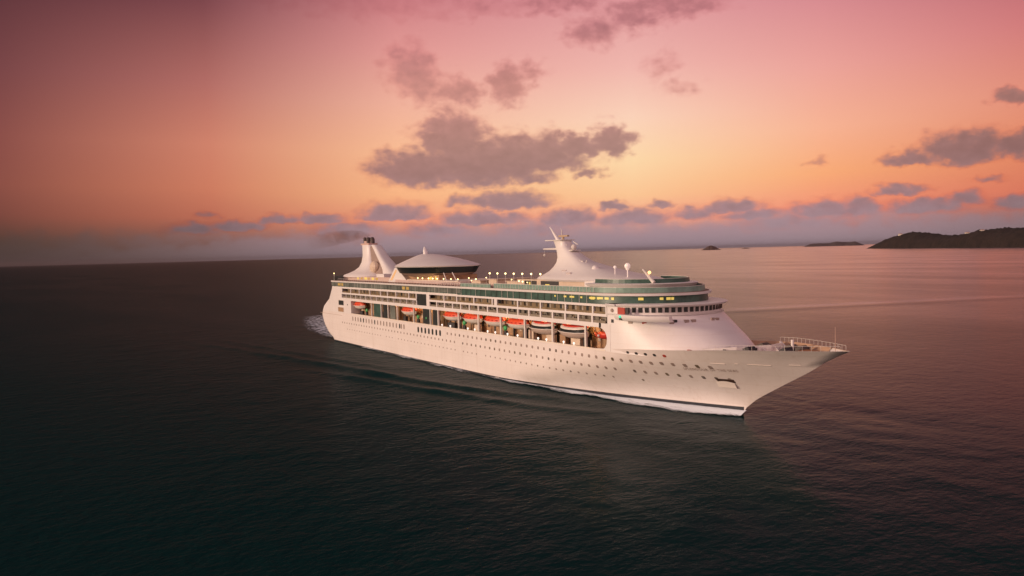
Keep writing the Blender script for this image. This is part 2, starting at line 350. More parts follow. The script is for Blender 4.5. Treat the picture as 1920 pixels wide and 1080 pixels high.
# decks: promenade/aft deck and foredeck
def deck_poly(us, z, inset):
    L = [(u, -max(.05, HB(u, zz)-inset), zz) for u in us for zz in [z(u)]]
    Rr = [(u, max(.05, HB(u, zz)-inset), zz) for u in us for zz in [z(u)]]
    n = len(us); m = MB()
    m.add(L+Rr, [(i, i+1, n+i+1, n+i) for i in range(n-1)]); return m
P(deck_poly([-13, 0, 24, 60, 120, 180, 196], lambda u: 12.85, .1), 'promenade_deck', deckm)
fd = [194, 200, 206, 212, 218, 223, 228, 232, 236, 240, 243, 246, 248.5, 250]
P(deck_poly(fd, lambda u: lerp(SHEER, u)-1.25, .35), 'foredeck', mat('orange_teak_foredeck', (.50, .23, .075), .7, var=.5, vscale=.35))
for sgn in (-1, 1):
    bw = MB()
    us = [212+ i*1.5 for i in range(26)] + [250.2, 250.8]
    for a, b in zip(us, us[1:]):
        za, zb = lerp(SHEER, a), lerp(SHEER, b)
        ya, yb = sgn*HB(a, za), sgn*HB(b, zb)
        ia, ib = sgn*max(.02, HB(a, za)-.3), sgn*max(.02, HB(b, zb)-.3)
        ja, jb = sgn*max(.02, HB(a, za-1.3)-.3), sgn*max(.02, HB(b, zb-1.3)-.3)
        bw.add([(a,ya,za+.003),(b,yb,zb+.003),(b,ib,zb+.003),(a,ia,za+.003),(a,ja,za-1.3),(b,jb,zb-1.3)], [(0,1,2,3),(3,2,5,4)] if a < 245 else [(0,1,2,3)])
    P(bw, 'bulwark', white if sgn < 0 else mat('bulwark_tan_paint', (.56, .36, .23), .55, var=.2))
# white streaks along the knuckle forward, built as thin proud strips
for (u0, u1, z) in ((224.2, 227.4, 12.5), (232, 236.4, 12.75), (239.8, 241.8, 13.1), (229.5, 230.2, 12.7)):
    mb = MB(); A_ = [u0+(u1-u0)*k/4 for k in range(5)]
    mb.loft([[(a, -HB(a, z)+.1, z), (a, -HB(a, z)-.08, z), (a, -HB(a, z+.16)-.12, z+.16), (a, -HB(a, z+.2)+.1, z+.2)] for a in A_])
    P(mb, 'hull_strip', tintw)

# portholes: small rimmed panes that follow the plating
def hull_pane(u, z, w, h, ox=.03, n=8):
    """round-cornered pane lying on the starboard plating, with thickness"""
    pts = []
    for k in range(n):
        a = 2*math.pi*(k+.5)/n
        pu, pz = u+w/2*math.copysign(abs(math.cos(a))**.6, math.cos(a)), z+h/2*math.copysign(abs(math.sin(a))**.6, math.sin(a))
        pts.append((pu, pz))
    o = [(p, -HB(p, q)-ox, q) for p, q in pts]; i = [(p, -HB(p, q)+.15, q) for p, q in pts]
    return MB().loft([i, o])
pm = [mat('porthole_dark_glass', (.15, .12, .10), .35), mat('porthole_lit_glass', (.19, .145, .09), .35, var=.3), mat('porthole_grey_glass', (.34, .265, .225), .4, var=.2)]
ports = []
for k in range(40): ports.append((112.5+2.85*k, 11.45 + (0.15 if k > 34 else 0), .85, .85))
for k in range(76): ports.append((12+2.85*k, 9.0 if k < 50 else 9.0-.006*(k-50)*2, .75, .78))
for k in range(66): ports.append((18+2.85*k, 6.4, .55, .5))
ports = [p for p in ports if random.random() > .03]
ports.sort(key=lambda p: -p[2]*(1/( (344-p[0])**2 + (137-HB(p[0], p[1]))**2)))
rest = MB()
for i, (u, z, w, h) in enumerate(ports):
    b = hull_pane(u, z, w, h)
    if i < 99: P(b, 'porthole', random.choice(pm[:2]+[pm[2]]*5))
    else: rest.add(b.v, b.f)
o = P(rest, 'far_portholes', pm[2]); o.name = 'porthole_row'; o['kind'] = 'stuff'
for k in range(19): P(hull_pane(25+3.05*k if k < 17 else 75.3+2.4*(k-17), 11.4, 1.15, 1.9), 'oval_window', random.choice((pm[2], dglass, pm[2])))
for k in range(7): P(hull_pane(90+2.87*k, 11.2, 1.35, 2.1), 'oval_window', dglass)
for u in (203.8, 206.4, 209.1, 211.6, 214.2): P(hull_pane(u, 13.65, .8, .65), 'mooring_port', random.choice((dark, redsign, dark)))
# anchor pocket: dark recess, pale plate and anchor
def hquad(u0, u1, z0, z1, off, nu=5, nz=4, bulge=0):
    mb = MB(); vs = []; fs = []
    for i in range(nz):
        for j in range(nu):
            u = u0+(u1-u0)*j/(nu-1); z = z0+(z1-z0)*i/(nz-1)
            bz = z + (bulge*(1-(2*j/(nu-1)-1)**2) if i == nz-1 else 0)
            vs.append((u, -HB(u, bz)-off, bz))
    for i in range(nz-1):
        for j in range(nu-1): fs.append((i*nu+j, i*nu+j+1, (i+1)*nu+j+1, (i+1)*nu+j))
    return mb.add(vs, fs)
P(hquad(222.7, 226.5, 7.9, 8.75, .04), 'anchor_pocket', mat('anchor_recess', (.05, .022, .012), .7))
aw = mat('anchor_white_paint', (.86, .80, .72), .5)
A_ = []; 
for i in range(5):
    z = 6.6+1.25*i/4; off = .5-.38*i/4; row = []
    for j in range(7):
        u = 222.3+3.9*j/6; zz = z+(.35*(1-(j/3-1)**2)*(i/4)); row.append((u, -HB(u, zz)-off, zz))
    A_.append(row)
mb = MB(); mb.add([p for r in A_ for p in r], [(i*7+j, i*7+j+1, i*7+j+8, i*7+j+7) for i in range(4) for j in range(6)])
mb.add(A_[0]+[(u, -HB(u, z)+.1, z) for u, y, z in A_[0]], [(j, j+1, j+8, j+7) for j in range(6)])
P(mb, 'anchor', aw)
# faint name on the bow
cu = bpy.data.curves.new('name_curve', 'FONT'); cu.body = 'SPLENDOUR OF THE SEAS'; cu.size = 1.0; cu.space_character = 1.25
tob = bpy.data.objects.new('name_source', cu); COL.objects.link(tob)
dg = bpy.context.evaluated_depsgraph_get(); me = bpy.data.meshes.new_from_object(tob.evaluated_get(dg))
bpy.data.objects.remove(tob)
xs = [v.co.x for v in me.vertices]; w = max(xs)-min(xs)
for v in me.vertices:
    u = 217.0 + (v.co.x-min(xs))/w*12.0; z = 10.45+v.co.y*.85+(u-217)*.03
    v.co = (u, -HB(u, z)-.05, z)
me.materials.append(namem)
o = bpy.data.objects.new('name_lettering', me); COL.objects.link(o); o.parent = ship; o.location = SO

# ------------------------------------------------------------------ superstructure
def plan(uc, a, b, ur, n=22, rr=0.0):
    pts = []
    if rr > 0:
        for k in range(5):
            t = math.pi/2*k/4; pts.append((ur+rr-rr*math.cos(t), -(b-rr)-rr*math.sin(t)))
    else: pts.append((ur, -b))
    m = []
    for k in range(n+1):
        t = -math.pi/2+math.pi*k/n; m.append((uc+a*math.cos(t), b*math.sin(t)))
    full = pts + m + [(u, -y) for u, y in reversed(pts)]
    return full
def ring(z, *args, **kw): return [(u, y, z) for u, y in plan(*args, **kw)]
# stern block (solid) above the hull
sts = [0, .02, .05, .09, .14, .2, .27, .35, .5, .75, 1]
rows = hull_sheet([13.3, 14.3, 15.4, 16.5, 17.8, 19.0, 20.1], sts, lambda z: lerp(AFT, z), lambda z: 23.2)
P(MB().loft(rows, False, True), 'stern_block', white, 40)
rows = hull_sheet([20.1, 22, 24.0, 24.8], sts, lambda z: lerp(AFT, z), lambda z: 12.2)
P(MB().loft(rows, False, True), 'stern_block', white, 40)
for (u0, u1, z0, z1, mm) in ((8.2, 14.4, 16.75, 18.8, dglass), (7.4, 14.2, 13.75, 15.65, inner)):
    P(MB().box(u0, u1, -16.06, -15.8, z0, z1), 'stern_window', mm)
    fr = MB()
    fr.box(u0-.2, u0, -16.12, -15.9, z0-.2, z1+.2).box(u1, u1+.2, -16.12, -15.9, z0-.2, z1+.2).box(u0, u1, -16.12, -15.9, z1, z1+.2).box(u0, u1, -16.12, -15.9, z0-.2, z0)
    P(fr, 'window_frame', tintw)
P(hull_pane(19, 17.2, .7, .7), 'porthole_aft', dglass).name = 'porthole'
P(MB().box(-17.5, 12, -16.07, -15.9, 12.0, 12.12), 'hull_strip', mat('seam_shadow_paint', (.45, .36, .30), .6))

core = MB()
core.box(12, 205, -11.9, 11.9, 12.9, 19.25)
P(core, 'promenade_wall', inner)
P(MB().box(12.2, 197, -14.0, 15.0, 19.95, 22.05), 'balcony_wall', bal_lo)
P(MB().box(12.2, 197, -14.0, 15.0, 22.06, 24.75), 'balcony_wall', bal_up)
P(MB().box(14, 197.5, -15.55, 15.55, 19.26, 19.93), 'promenade_ceiling', cream)
P(MB().box(12.2, 196.8, -15.57, -14.02, 21.85, 22.2), 'balcony_slab', white)
# side shell bands, starboard and port
for sgn in (-1, 1):
    def band(z0, z1, u0, u1, out=16.0, th=.42):
        y0, y1 = sorted((sgn*out, sgn*(out-th))); return MB().box(u0, u1, y0, y1, z0, z1)
    P(band(19.0, 20.1, 23.2, 194.5), 'side_band', white)
    P(band(21.75, 22.4, 12.2, 89.3), 'side_band', white); P(band(21.75, 22.4, 99.7, 196.8), 'side_band', white)
    P(band(24.2, 24.8, 12.2, 196.8), 'side_band', white)
    P(band(13.3, 13.62, 23.2, 196.0, 16.06, .5), 'promenade_rail', mat('rail_cream', (.82, .74, .62), .4))
P(MB().box(12.2, 196.8, 15.6, 15.9, 20.1, 24.2), 'port_side_wall', white)
P(MB().box(23.2, 196, 12.2, 12.5, 13.3, 19), 'port_side_wall', white)
# posts of the two rows of balconies
up = [23.2, 33.2, 45.0, 56.1, 63.0, 71.1, 82.6, 110.7, 119.8, 131.1, 142.4, 156.6, 168.2, 179.8, 191.3]
lo = [17.5+5.72*k for k in range(13)] + [105.2+5.72*k for k in range(16)]
for u in up: P(MB().box(u-.28, u+.28, -15.985, -15.5, 22.4, 24.2), 'balcony_post', white)
P(MB().box(143.6, 145.2, -15.985, -15.5, 22.4, 24.2), 'balcony_post', white)
for i, u in enumerate(lo): P(MB().box(u-(.3 if u > 100 else .16), u+(.3 if u > 100 else .16), -15.985, -15.5, 20.1, 21.75), 'balcony_post', white)
for u0, u1 in ((97.3, 99.7), (12.2, 12.9), (196.3, 196.8), (88.8, 89.3)):
    P(MB().box(u0, u1, -15.985, -15.5, 20.1, 24.2) if u0 in (97.3, 88.8) else MB().box(u0, u1, -15.985, -15.5, 22.4, 24.2), 'balcony_post', white)
P(MB().box(89.3, 97.3, -15.7, -15.5, 20.1, 24.2).box(93.1, 93.3, -15.74, -15.7, 20.1, 24.2).box(89.3, 93.1, -15.73, -15.7, 22.0, 22.12).box(93.3, 97.3, -15.73, -15.7, 22.0, 22.12), 'stair_window', dglass)
# per-cabin balconies: glass balustrade, door and divider
edges = [12.9] + [u for u in up if u < 88] + [88.8]
edges2 = [99.7] + [u for u in up if u > 100] + [196.3]
gl = mat('balcony_glass', (.30, .26, .20), .25, var=.3, vscale=.9)
brown_glass = mat('brown_door_glass', (.11, .085, .055), .4, var=.4, vscale=1.2)
curtain = mat('pale_curtain', (.46, .40, .33), .8, var=.3, vscale=1.2)
for E_ in (edges, edges2):
    for a, b in zip(E_, E_[1:]):
        P(MB().box(a+.3, b-.3, -15.8, -15.74, 22.4, 22.95), 'upper_balustrade', mat('ochre_balustrade', (.26, .19, .10), .4, var=.5, vscale=1.3) if 'ochre_balustrade' not in MATS else MATS['ochre_balustrade'])
        n = max(1, int((b-a)/2.85)); mb = MB(); mc = MB()
        for k in range(n):
            u = a+(b-a)*(k+.5)/n
            P(MB().box(u-.75, u+.2, -14.06, -14.0, 22.25, 23.95), 'cabin_door', random.choice((dglass, brown_glass, brown_glass, bal_lo)))
            if random.random() < .4: P(MB().box(u+.25, u+.9, -14.05, -14.0, 22.25, 23.9), 'curtain', curtain)
L2 = [12.9]+[u for u in lo if u < 88]+[88.8]; L3 = [99.7]+[u for u in lo if u > 100]+[196.3]
for E_ in (L2, L3):
    for a, b in zip(E_, E_[1:]):
        P(MB().box(a+.32, b-.32, -15.8, -15.74, 20.1, 20.75), 'lower_balustrade', gl)
        mb = MB()
        for k in range(2):
            u = a+(b-a)*(k+.5)/2; P(MB().box(u-.7, u+.25, -14.06, -14.0, 20.15, 21.6), 'balcony_door', random.choice((dglass, brown_glass, brown_glass, bal_up)))
            if random.random() < .5: P(MB().box(u+.45, u+.9, -14.9, -14.4, 20.15, 20.95), 'balcony_chair', curtain)
        if random.random() < .6: P(MB().box(a+.6, a+1.3, -14.05, -14.0, 20.2, 21.5), 'curtain', curtain)

# promenade: pillars, windows, lamps, lockers
for u in (46.1, 56, 62.9, 71.5, 86.2, 99.7, 105.8, 120.4, 133.4, 146.8, 159.9, 173.5, 188.0):
    w_ = .34 if u > 100 else .26
    P(MB().box(u-w_, u+w_, -15.95, -15.45, 13.62, 19.0), 'promenade_pillar', tintw)
for u0, u1, mm in ((47.2, 55.4, MATS['green_tinted_glass']), (57, 60.5, dglass), (61.2, 62.4, greyglass), (63.6, 68.6, greyglass), (92.8, 99.0, dglass), (100.6, 105.0, dglass)):
    P(MB().box(u0, u1, -15.3, -15.2, 13.62, 18.9), 'promenade_window', mm)
lm = mat('bollard_white', (.9, .88, .85), .3, emit=(1, .9, .8), estr=.9)
lamp_us = [108.5, 114.5, 126.5, 131, 139, 143.5, 150.5, 156, 166.5, 170.5, 178.5, 183]
for u in lamp_us:
    P(MB().tube([(u, -15.8, 13.62), (u, -15.8, 13.9)], .1, 6).ball((u, -15.8, 14.12), .3, 8, 6), 'rail_light', lm)
for k in range(14): 
    u = 52+10.4*k; P(MB().box(u-1.0, u+1.0, -13.2, -12.9, 19.1, 19.24), 'ceiling_lamp', warmstrip)
for u in (38.5, 95.2, 88.0, 122.6, 147.9):
    g = P(MB().ball((u, -14.9, 15.6), (.9, .5, .75), 10, 7), 'winch', greenm)
    P(MB().box(u-.7, u+.9, -15.2, -14.6, 13.62, 14.85), 'winch_bed', dark)
for u, w_, h_, mm in ((30.5, 2.6, 1.4, dark), (74.5, 2.0, 1.6, dark), (112.0, 5.0, 1.5, dark), (129.5, 3, 1.9, cream), (160.6, 2.4, 2.4, cream), (157, 1.4, 2.2, dark), (170, 3.6, 1.8, cream), (175.8, 2.6, 2.2, inner), (181.5, 4, 2.3, cream), (185.8, 1.8, 2.2, dark)):
    P(MB().box(u-w_/2, u+w_/2, -14.2, -13.2, 12.9, 12.9+.6+h_), 'deck_locker', mm)
for k in range(46):
    u = 26+3.7*k; P(MB().box(u-.5, u+.5, -11.96, -11.9, 14.8 if k % 3 else 13.0, 16.6 if k % 3 else 15.4), 'saloon_window', random.choice((dglass, curtain, cream, dark)))

# forward end of the lifeboat recess: rounded shell piece
pts = [(193.7, 19.0)]
for k in range(9):
    t = math.pi/2*k/8; pts.append((193.7+3.0*math.sin(t), 16.2+2.8*math.cos(t)))
pts += [(196.5, 15.0), (195.9, 14.2), (195.2, 13.62), (195.2, 13.3), (198, 13.3), (198, 20.1), (193.7, 20.1)]
P(MB().prism([(u, -16.0, z) for u, z in pts], (0, .45, 0)), 'recess_end', white)
P(MB().box(196.9, 197.6, -15.6, -11.9, 12.9, 19.2), 'recess_bulkhead', cream)

# forward house: sloped curved front
def front(levels, name, mm, ur=197.2, sm=30):
    return P(MB().loft([ring(z, uc, a, b, ur) for z, uc, a, b in levels], False, True), name, mm, sm)
front([(13.2, 197, 29.5, 15.96), (15, 197, 28.6, 15.98), (17, 197, 26.0, 16), (19, 197, 22.8, 16), (21, 197, 19.4, 16), (22.6, 197, 16.7, 16)], 'forward_house', white, 197.0)
front([(22.6, 197, 16.4, 16.0), (24.75, 197, 16.9, 16.0)], 'bridge', white, 197.0)
front([(22.35, 197, 17.3, 16.05), (22.62, 197, 17.6, 16.15)], 'bridge_ledge', white, 204)
front([(24.55, 197, 18.2, 16.5), (24.95, 197, 18.8, 16.7), (25.1, 197, 18.4, 16.5)], 'bridge_roof', white, 200.5)
# bridge windows
def curve_pane(uc, a, b, t0, t1, z0, z1, off, n=3, thick=.12):
    o, i = [], []
    for k in range(n+1):
        t = t0+(t1-t0)*k/n
        c, s = math.cos(t), math.sin(t)
        o.append((uc+(a+off)*c, (b+off)*s)); i.append((uc+(a+off-thick)*c, (b+off-thick)*s))
    pl = o+list(reversed(i))
    return MB().loft([[(u, y, z0) for u, y in pl], [(u, y, z1) for u, y in pl]])
nb = 26
for k in range(nb):
    t0 = -math.pi/2+.34+(math.pi-.68)*k/nb; t1 = t0+(math.pi-.68)/nb
    P(curve_pane(197, 16.7, 16, t0+.018, t1-.018, 23.15, 24.3, .08), 'bridge_window', dglass)
P(MB().box(201.0, 203.6, -16.1, -15.9, 22.75, 24.35), 'bridge_window', MATS['red_door_paint'])
P(MB().box(203.9, 204.9, -16.1, -15.9, 22.9, 24.3), 'bridge_window', dark)
# bridge wing platform on the starboard side
wing = [(199.5, -16.0), (201, -16.9), (204, -17.5), (208, -17.3), (212, -16.3), (215.5, -13.2)]
inn = [(215.2, -12.0), (208, -14.8), (199.5, -15.6)]
pl = wing+inn
P(MB().loft([[(u, y+.5, 21.35) for u, y in pl], [(u, y+.1, 21.8) for u, y in pl], [(u, y, 22.3) for u, y in pl], [(u, y, 22.75) for u, y in pl]]), 'bridge_wing', white, 30)
for u, z, mm in ((204.2, 20.95, pm[2]), (207.5, 21.0, redsign), (213.0, 21.2, dark), (217.2, 21.3, pm[2])):
    tt = -math.acos(max(0, min(1, (u-197)/19.3)))
    P(curve_pane(197, 19.25, 16, tt-.03, tt+.03, z-.45, z+.35, .16, thick=.4), 'house_window', mm)
for t in (-.62, -.42, -.32, .1): P(curve_pane(197, 18.6, 16, t-.03, t+.03, 20.6, 21.5, .85, thick=.8), 'house_window', pm[2])
P(MB().box(198.5, 199.2, -16.05, -15.9, 20.5, 21.3), 'house_window', dark)
P(MB().tube([(198.8, -15.9, 23.5), (198.8, -16.06, 23.5)], .45, 10), 'house_window', pm[2])
P(MB().box(203.2, 204.0, -17.55, -17.2, 21.5, 21.95), 'sidelight_box', dark)
P(MB().ball((203.6, -17.6, 22.3), .32, 8, 6), 'navigation_light', mat('green_sidelight', (.05, .5, .3), .3, emit=(.1, .8, .5), estr=.8))

# green glass bands round the upper decks
ur0 = -3.6
P(MB().loft([ring(24.8, 190, 20.2, 15.75, ur0, n=30, rr=4), ring(26.9, 190, 20.0, 15.6, ur0+.2, n=30, rr=4)], False, False), 'glass_band', teal, 30)
P(MB().loft([ring(24.78, 120, .5, 15.8, ur0+.5, n=4, rr=3.6), ring(25.0, 120, .5, 15.8, ur0+.5, n=4, rr=3.6)], False, False), 'band_sill', tintw, 30)
P(MB().box(-1, 122, -15.79, -15.66, 25.25, 26.75), 'glass_band', greyglass)
P(MB().loft([ring(26.9, 190, 21.0, 16.15, ur0-.3, n=30, rr=4), ring(27.5, 190, 21.3, 16.25, ur0-.4, n=30, rr=4)]), 'pool_deck_edge', white, 30)
P(MB().loft([ring(27.504, 190, 20.6, 15.8, ur0+.3, n=30, rr=4), ring(27.56, 190, 20.6, 15.8, ur0+.3, n=30, rr=4)]), 'pool_deck', deckm)
for k in range(60):
    u = 3+3.15*k; P(MB().box(u-.05, u+.05, -15.86, -15.8, 24.85, 26.88), 'band_mullion', tintw if random.random() < .35 else dark)
for u, w_ in ((9, 3.2), (12.8, 2.2), (78, 2.4), (81.5, 2.0)):
    P(MB().box(u-w_/2, u+w_/2, -15.84, -15.78, 25.4, 26.5), 'lit_pane', mat('ochre_interior_glow', (.3, .2, .05), .5, emit=(.8, .45, .10), estr=.35) if 'ochre_interior_glow' not in MATS else MATS['ochre_interior_glow'])
for t, w_ in ((-1.53, .03), (-1.50, .012), (-1.42, .02), (-1.37, .03), (-1.28, .03), (-1.19, .02), (-.80, .035), (-.52, .025), (-.42, .03), (-.36, .02)):
    P(curve_pane(190, 20.1, 15.7, t-w_, t+w_, 25.9+random.uniform(-.1, .1), 26.5, .06), 'lit_pane', golden)
for u, w_ in ((179.5, .5), (182.5, .9), (186.5, .35), (191.0, 1.2), (175, .25)):
    P(MB().box(u-w_, u+w_, -15.82, -15.7, 26.0, 26.45), 'lit_pane', golden)
# wind screen one deck up, open behind
scr = [(u, y) for u, y in plan(190, 19.3, 15.1, 142, n=30)]
def ribbon(pl, z0, z1, th, lean=0.0):
    o = []; n = len(pl); mb = MB()
    for i, (u, y) in enumerate(pl):
        a = Vector(pl[max(0, i-1)]); b = Vector(pl[min(n-1, i+1)]); d = (b-a).normalized(); nn = Vector((d.y, -d.x))
        o.append((Vector((u, y)), nn))
    A = [(p.x, p.y, z0) for p, q in o]; Bv = [(p.x-q.x*lean, p.y-q.y*lean, z1) for p, q in o]
    C_ = [(p.x-q.x*(lean+th), p.y-q.y*(lean+th), z1) for p, q in o]; D = [(p.x-q.x*th, p.y-q.y*th, z0) for p, q in o]
    fs = []
    for i in range(n-1):
        for r0, r1 in ((0, 1), (1, 2), (2, 3), (3, 0)): fs.append((r0*n+i, r0*n+i+1, r1*n+i+1, r1*n+i))
    fs += [(0, n, 2*n, 3*n), (n-1, 4*n-1, 3*n-1, 2*n-1)]
    return mb.add(A+Bv+C_+D, fs)
P(ribbon(scr, 27.5, 28.85, .12, .12), 'wind_screen', teal_lt)
P(ribbon([(u, y*.99) for u, y in plan(190, 19.1, 15.05, 142, n=30)], 28.853, 28.95, .2, 0), 'screen_rail', tintw)
for k in range(34):
    u = 143+1.45*k; P(MB().box(u-.04, u+.04, -15.14, -15.08, 27.55, 28.8), 'screen_post', tintw)
aft_scr = [(60, -15.2)] + [(u, y) for u, y in reversed(plan(60, .1, 15.2, ur0+1, n=2, rr=3.4)[:5])] + [(u, -y) for u, y in plan(60, .1, 15.2, ur0+1, n=2, rr=3.4)[:5]] + [(20, 15.2)]
P(ribbon(aft_scr[1:], 27.5, 29.6, .1, 0), 'aft_wind_screen', greyglass)
for u, y in ((-2.5, -14), (1.0, -15.1)): lamp(u, y, 27.5, 30.6, .2)
# solarium roof tier forward
P(MB().loft([ring(28.9, 190, 17.0, 13.2, 186, n=26), ring(29.6, 190, 17.6, 13.7, 185.4, n=26), ring(29.75, 190, 17.0, 13.2, 186, n=26)]), 'solarium_roof', white, 30)
P(MB().loft([ring(27.56, 190, 16.4, 12.6, 186, n=26), ring(28.9, 190, 16.4, 12.6, 186, n=26)]), 'solarium_wall', teal, 30)
P(ribbon([(u, y) for u, y in plan(190, 15.3, 11.6, 187, n=26)], 29.75, 30.75, .12, .1), 'solarium_screen', MATS['green_tinted_glass'])
P(ribbon([(u, y) for u, y in plan(190, 15.1, 11.4, 187, n=26)], 30.753, 30.84, .18, 0), 'screen_rail', tintw)
# little signal mast on the forward tier
P(MB().tube([(203.5, -6.5, 29.9), (200.3, -7.2, 33.2)], [.5, .18], 8).tube([(202.3, -6.8, 31.3), (202.3, -6.8, 32.5)], .14, 6), 'signal_mast', tintw)
P(MB().ball((202.3, -6.8, 32.4), .42, 8, 6), 'signal_lamp', mat('amber_lamp', (.9, .6, .3), .4, emit=(1, .5, .2), estr=2.0))

# ------------------------------------------------------------------ radar mast house
P(MB().box(146, 186, -9.0, 9.0, 27.56, 30.0), 'mast_house', cream)
P(MB().box(186.003, 192, -6.0, 6.0, 29.96, 30.3).box(180, 190, -9.6, -9.05, 28.4, 29.9), 'mast_house', white)
for u0, u1 in ((150, 156.5), (158.5, 167.5)): P(MB().box(u0, u1, -9.08, -8.9, 28.1, 29.7), 'house_opening', dark)
P(MB().box(152.5, 153.3, -9.12, -9.08, 28.2, 29.3).box(161, 163, -9.12, -9.08, 28.2, 28.8), 'lit_pane', golden)
def sup(z, u0, u1, h, n=24, pw=.62):
    cx, a = (u0+u1)/2, (u1-u0)/2
    return [(cx+a*math.copysign(abs(math.cos(t))**pw, math.cos(t)), h*math.copysign(abs(math.sin(t))**pw, math.sin(t)), z) for t in [2*math.pi*k/n for k in range(n)]]
P(MB().loft([sup(29.7, 151.5, 196, 9.4), sup(30.2, 150.8, 196.4, 9.8), sup(30.75, 151.5, 193.5, 9.2), sup(31.5, 153.4, 188.5, 7.8), sup(32.4, 154.8, 183, 6.2), sup(33.6, 156, 176.4, 4.7), sup(35.0, 156.8, 170, 3.5), sup(36.4, 157, 166.6, 2.9), sup(37.8, 156.6, 163.8, 2.5), sup(39.4, 155.8, 161.2, 2.15), sup(41.0, 154.8, 160.2, 2.0), sup(41.3, 154.6, 160.4, 2.1)]), 'radar_mast', white, 35)
P(MB().tube([(155.6, 0, 41.2), (153.4, 0, 43.4), (151.2, 0, 45.6)], [.62, .42, .16], 8), 'mast_spar', white)
P(MB().tube([(156.6, 0, 38.9), (148, -.3, 38.95)], [.42, .22], 8), 'signal_yard', white)
P(MB().tube([(148.3, -.2, 38.5), (148.3, -.2, 37.4)], .05, 4).ball((148.3, -.2, 37.1), .4, 8, 6), 'yard_lamp', tintw)
P(MB().box(152.0, 160, -2.6, 2.6, 41.35, 41.6), 'mast_platform', tintw)
P(MB().tube([(157.2, 0, 41.6), (157.2, 0, 44.3)], .16, 6).tube([(157.2, 0, 44.1), (156.7, 0, 45.0)], .08, 5), 'whip_aerial', tintw)
P(MB().tube([(159, -.8, 41.6), (159, -.8, 42.4)], .3, 8).box(157.0, 161.4, -1.15, -.45, 42.4, 42.9), 'radar_scanner', mat('bronze_radar', (.45, .33, .2), .5))
P(MB().box(159, 164.2, -1.6, 1.6, 38.2, 38.45).tube([(162.6, 0, 36.5), (162.6, 0, 38.2)], .3, 6).ball((163.0, 0, 39.3), .85, 10, 8).tube([(160.5, -1, 38.4), (160.9, -1, 40.2)], .12, 5).tube([(161.5, 1, 40.9), (163.6, 1, 40.0)], .15, 5), 'radar_gallery', tintw)
P(MB().tube([(168.5, -2, 34.0), (168.5, -2, 35.6)], .2, 6).tube([(170.2, -1.5, 34), (170.8, -1.5, 35.5)], .18, 6).tube([(166.6, -2, 35), (169.8, -2, 35.2)], .2, 6), 'mast_aerial', tintw)
P(MB().ball((177, -3.4, 33.2), (1.0, 1.0, .9), 10, 8), 'satellite_dome', white)
P(MB().tube([(191, -4, 30.3), (191, -4, 33.0)], .14, 6).ball((191, -4, 33.9), .8, 12, 8).ball((191, -4, 33.3), (.5, .5, .6), 10, 6), 'satellite_dome', mat('glow_dome', (.9, .82, .76), .35, emit=(1, .8, .66), estr=.25))  # light put into the dome paint as a faint glow
P(MB().tube([(186, -4, 31.4), (186, -4, 33.2)], .1, 6).ball((186, -4, 33.6), .42, 8, 6), 'satellite_dome', MATS['glow_dome'])
for u, y, z in ((170, -7.4, 31.6), (166, -6, 32.2)): P(MB().box(u-1, u+1, y-.1, y+.25, z, z+.6), 'mast_vent', mat('vent_grey', (.5, .44, .42), .6))
P(MB().prism([(184, -9.9, 30.0), (194.5, -8.8, 30.0), (190.5, -11.4, 28.0), (185.5, -11.8, 28.0)], (0, 1.5, .2)), 'mast_fairing', white)

# ------------------------------------------------------------------ pool deck lamps and clutter
for k in range(7):
    u = 131.4+4.75*k; lamp(u, -10, 27.56, 31.5, .27)
for u, y, z, r in ((119.5, -11, 29.9, .35), (125, -11.5, 29.6, .42), (127.5, -9, 30.1, .3), (150, -11, 29.4, .35), (152, -11, 29.3, .35), (147.5, -12, 29.9, .3), (123, -12, 29.2, .25), (156, -12, 29.2, .25)):
    lamp(u, y, 27.56, z, r*.6)
for u0, u1, y0, y1, h in ((116, 122, -8, 6, 1.5), (124, 129, -6, 8, 1.9), (132, 144, -4, 8, 1.3)):
    P(MB().box(u0, u1, y0, y1, 27.56, 27.56+h).box(u0-.4, u1+.4, y0-.4, y1+.4, 27.56+h, 27.75+h), 'pool_bar', cream)
lng = mat('lounger_canvas', (.62, .5, .42), .8)
for k in range(24):
    u = 103+1.6*k; P(MB().box(u-.35, u+.35, -14.4, -12.8, 27.75, 27.95).prism([(u-.35, -12.8, 27.95), (u-.35, -12.1, 28.55), (u-.35, -12.0, 28.45), (u-.35, -12.7, 27.75)], (.7, 0, 0)), 'sun_lounger_bed', lng)

# ------------------------------------------------------------------ viking-hat lounge
def ell(z, c, a, b, n=40): return [(c+a*math.cos(2*math.pi*k/n), b*math.sin(2*math.pi*k/n), z) for k in range(n)]
P(MB().loft([ell(33.6, 75, 22, 14.6), ell(34.0, 75, 22.4, 14.9), ell(34.5, 74.6, 21.2, 14.0), ell(35.6, 73.4, 17.2, 11.4), ell(36.8, 71.6, 12.2, 8.2), ell(37.8, 69.2, 7.2, 5.2), ell(38.3, 67.6, 4.0, 3.2), ell(38.5, 66.8, 2.2, 2.0)]), 'lounge_roof', white, 30)
P(MB().loft([ell(31.3, 75, 19.9, 13.1), ell(33.6, 75, 21.6, 14.3)], False, False), 'lounge_windows', mat('black_lounge_glass', (.010, .018, .018), .35, var=.3, vscale=.4), 30)
P(MB().loft([ell(29.3, 78, 12, 8.0), ell(30.2, 76, 16, 10.6), ell(31.3, 75, 20.0, 13.2)], True, True), 'lounge_soffit', mat('soffit_tan', (.46, .33, .25), .6, var=.2), 30)
P(MB().tube([(65.4, 0, 38.3), (64.8, 0, 40.0), (64.4, 0, 41.4)], [1.0, .8, .25], 8), 'lounge_fin', white)
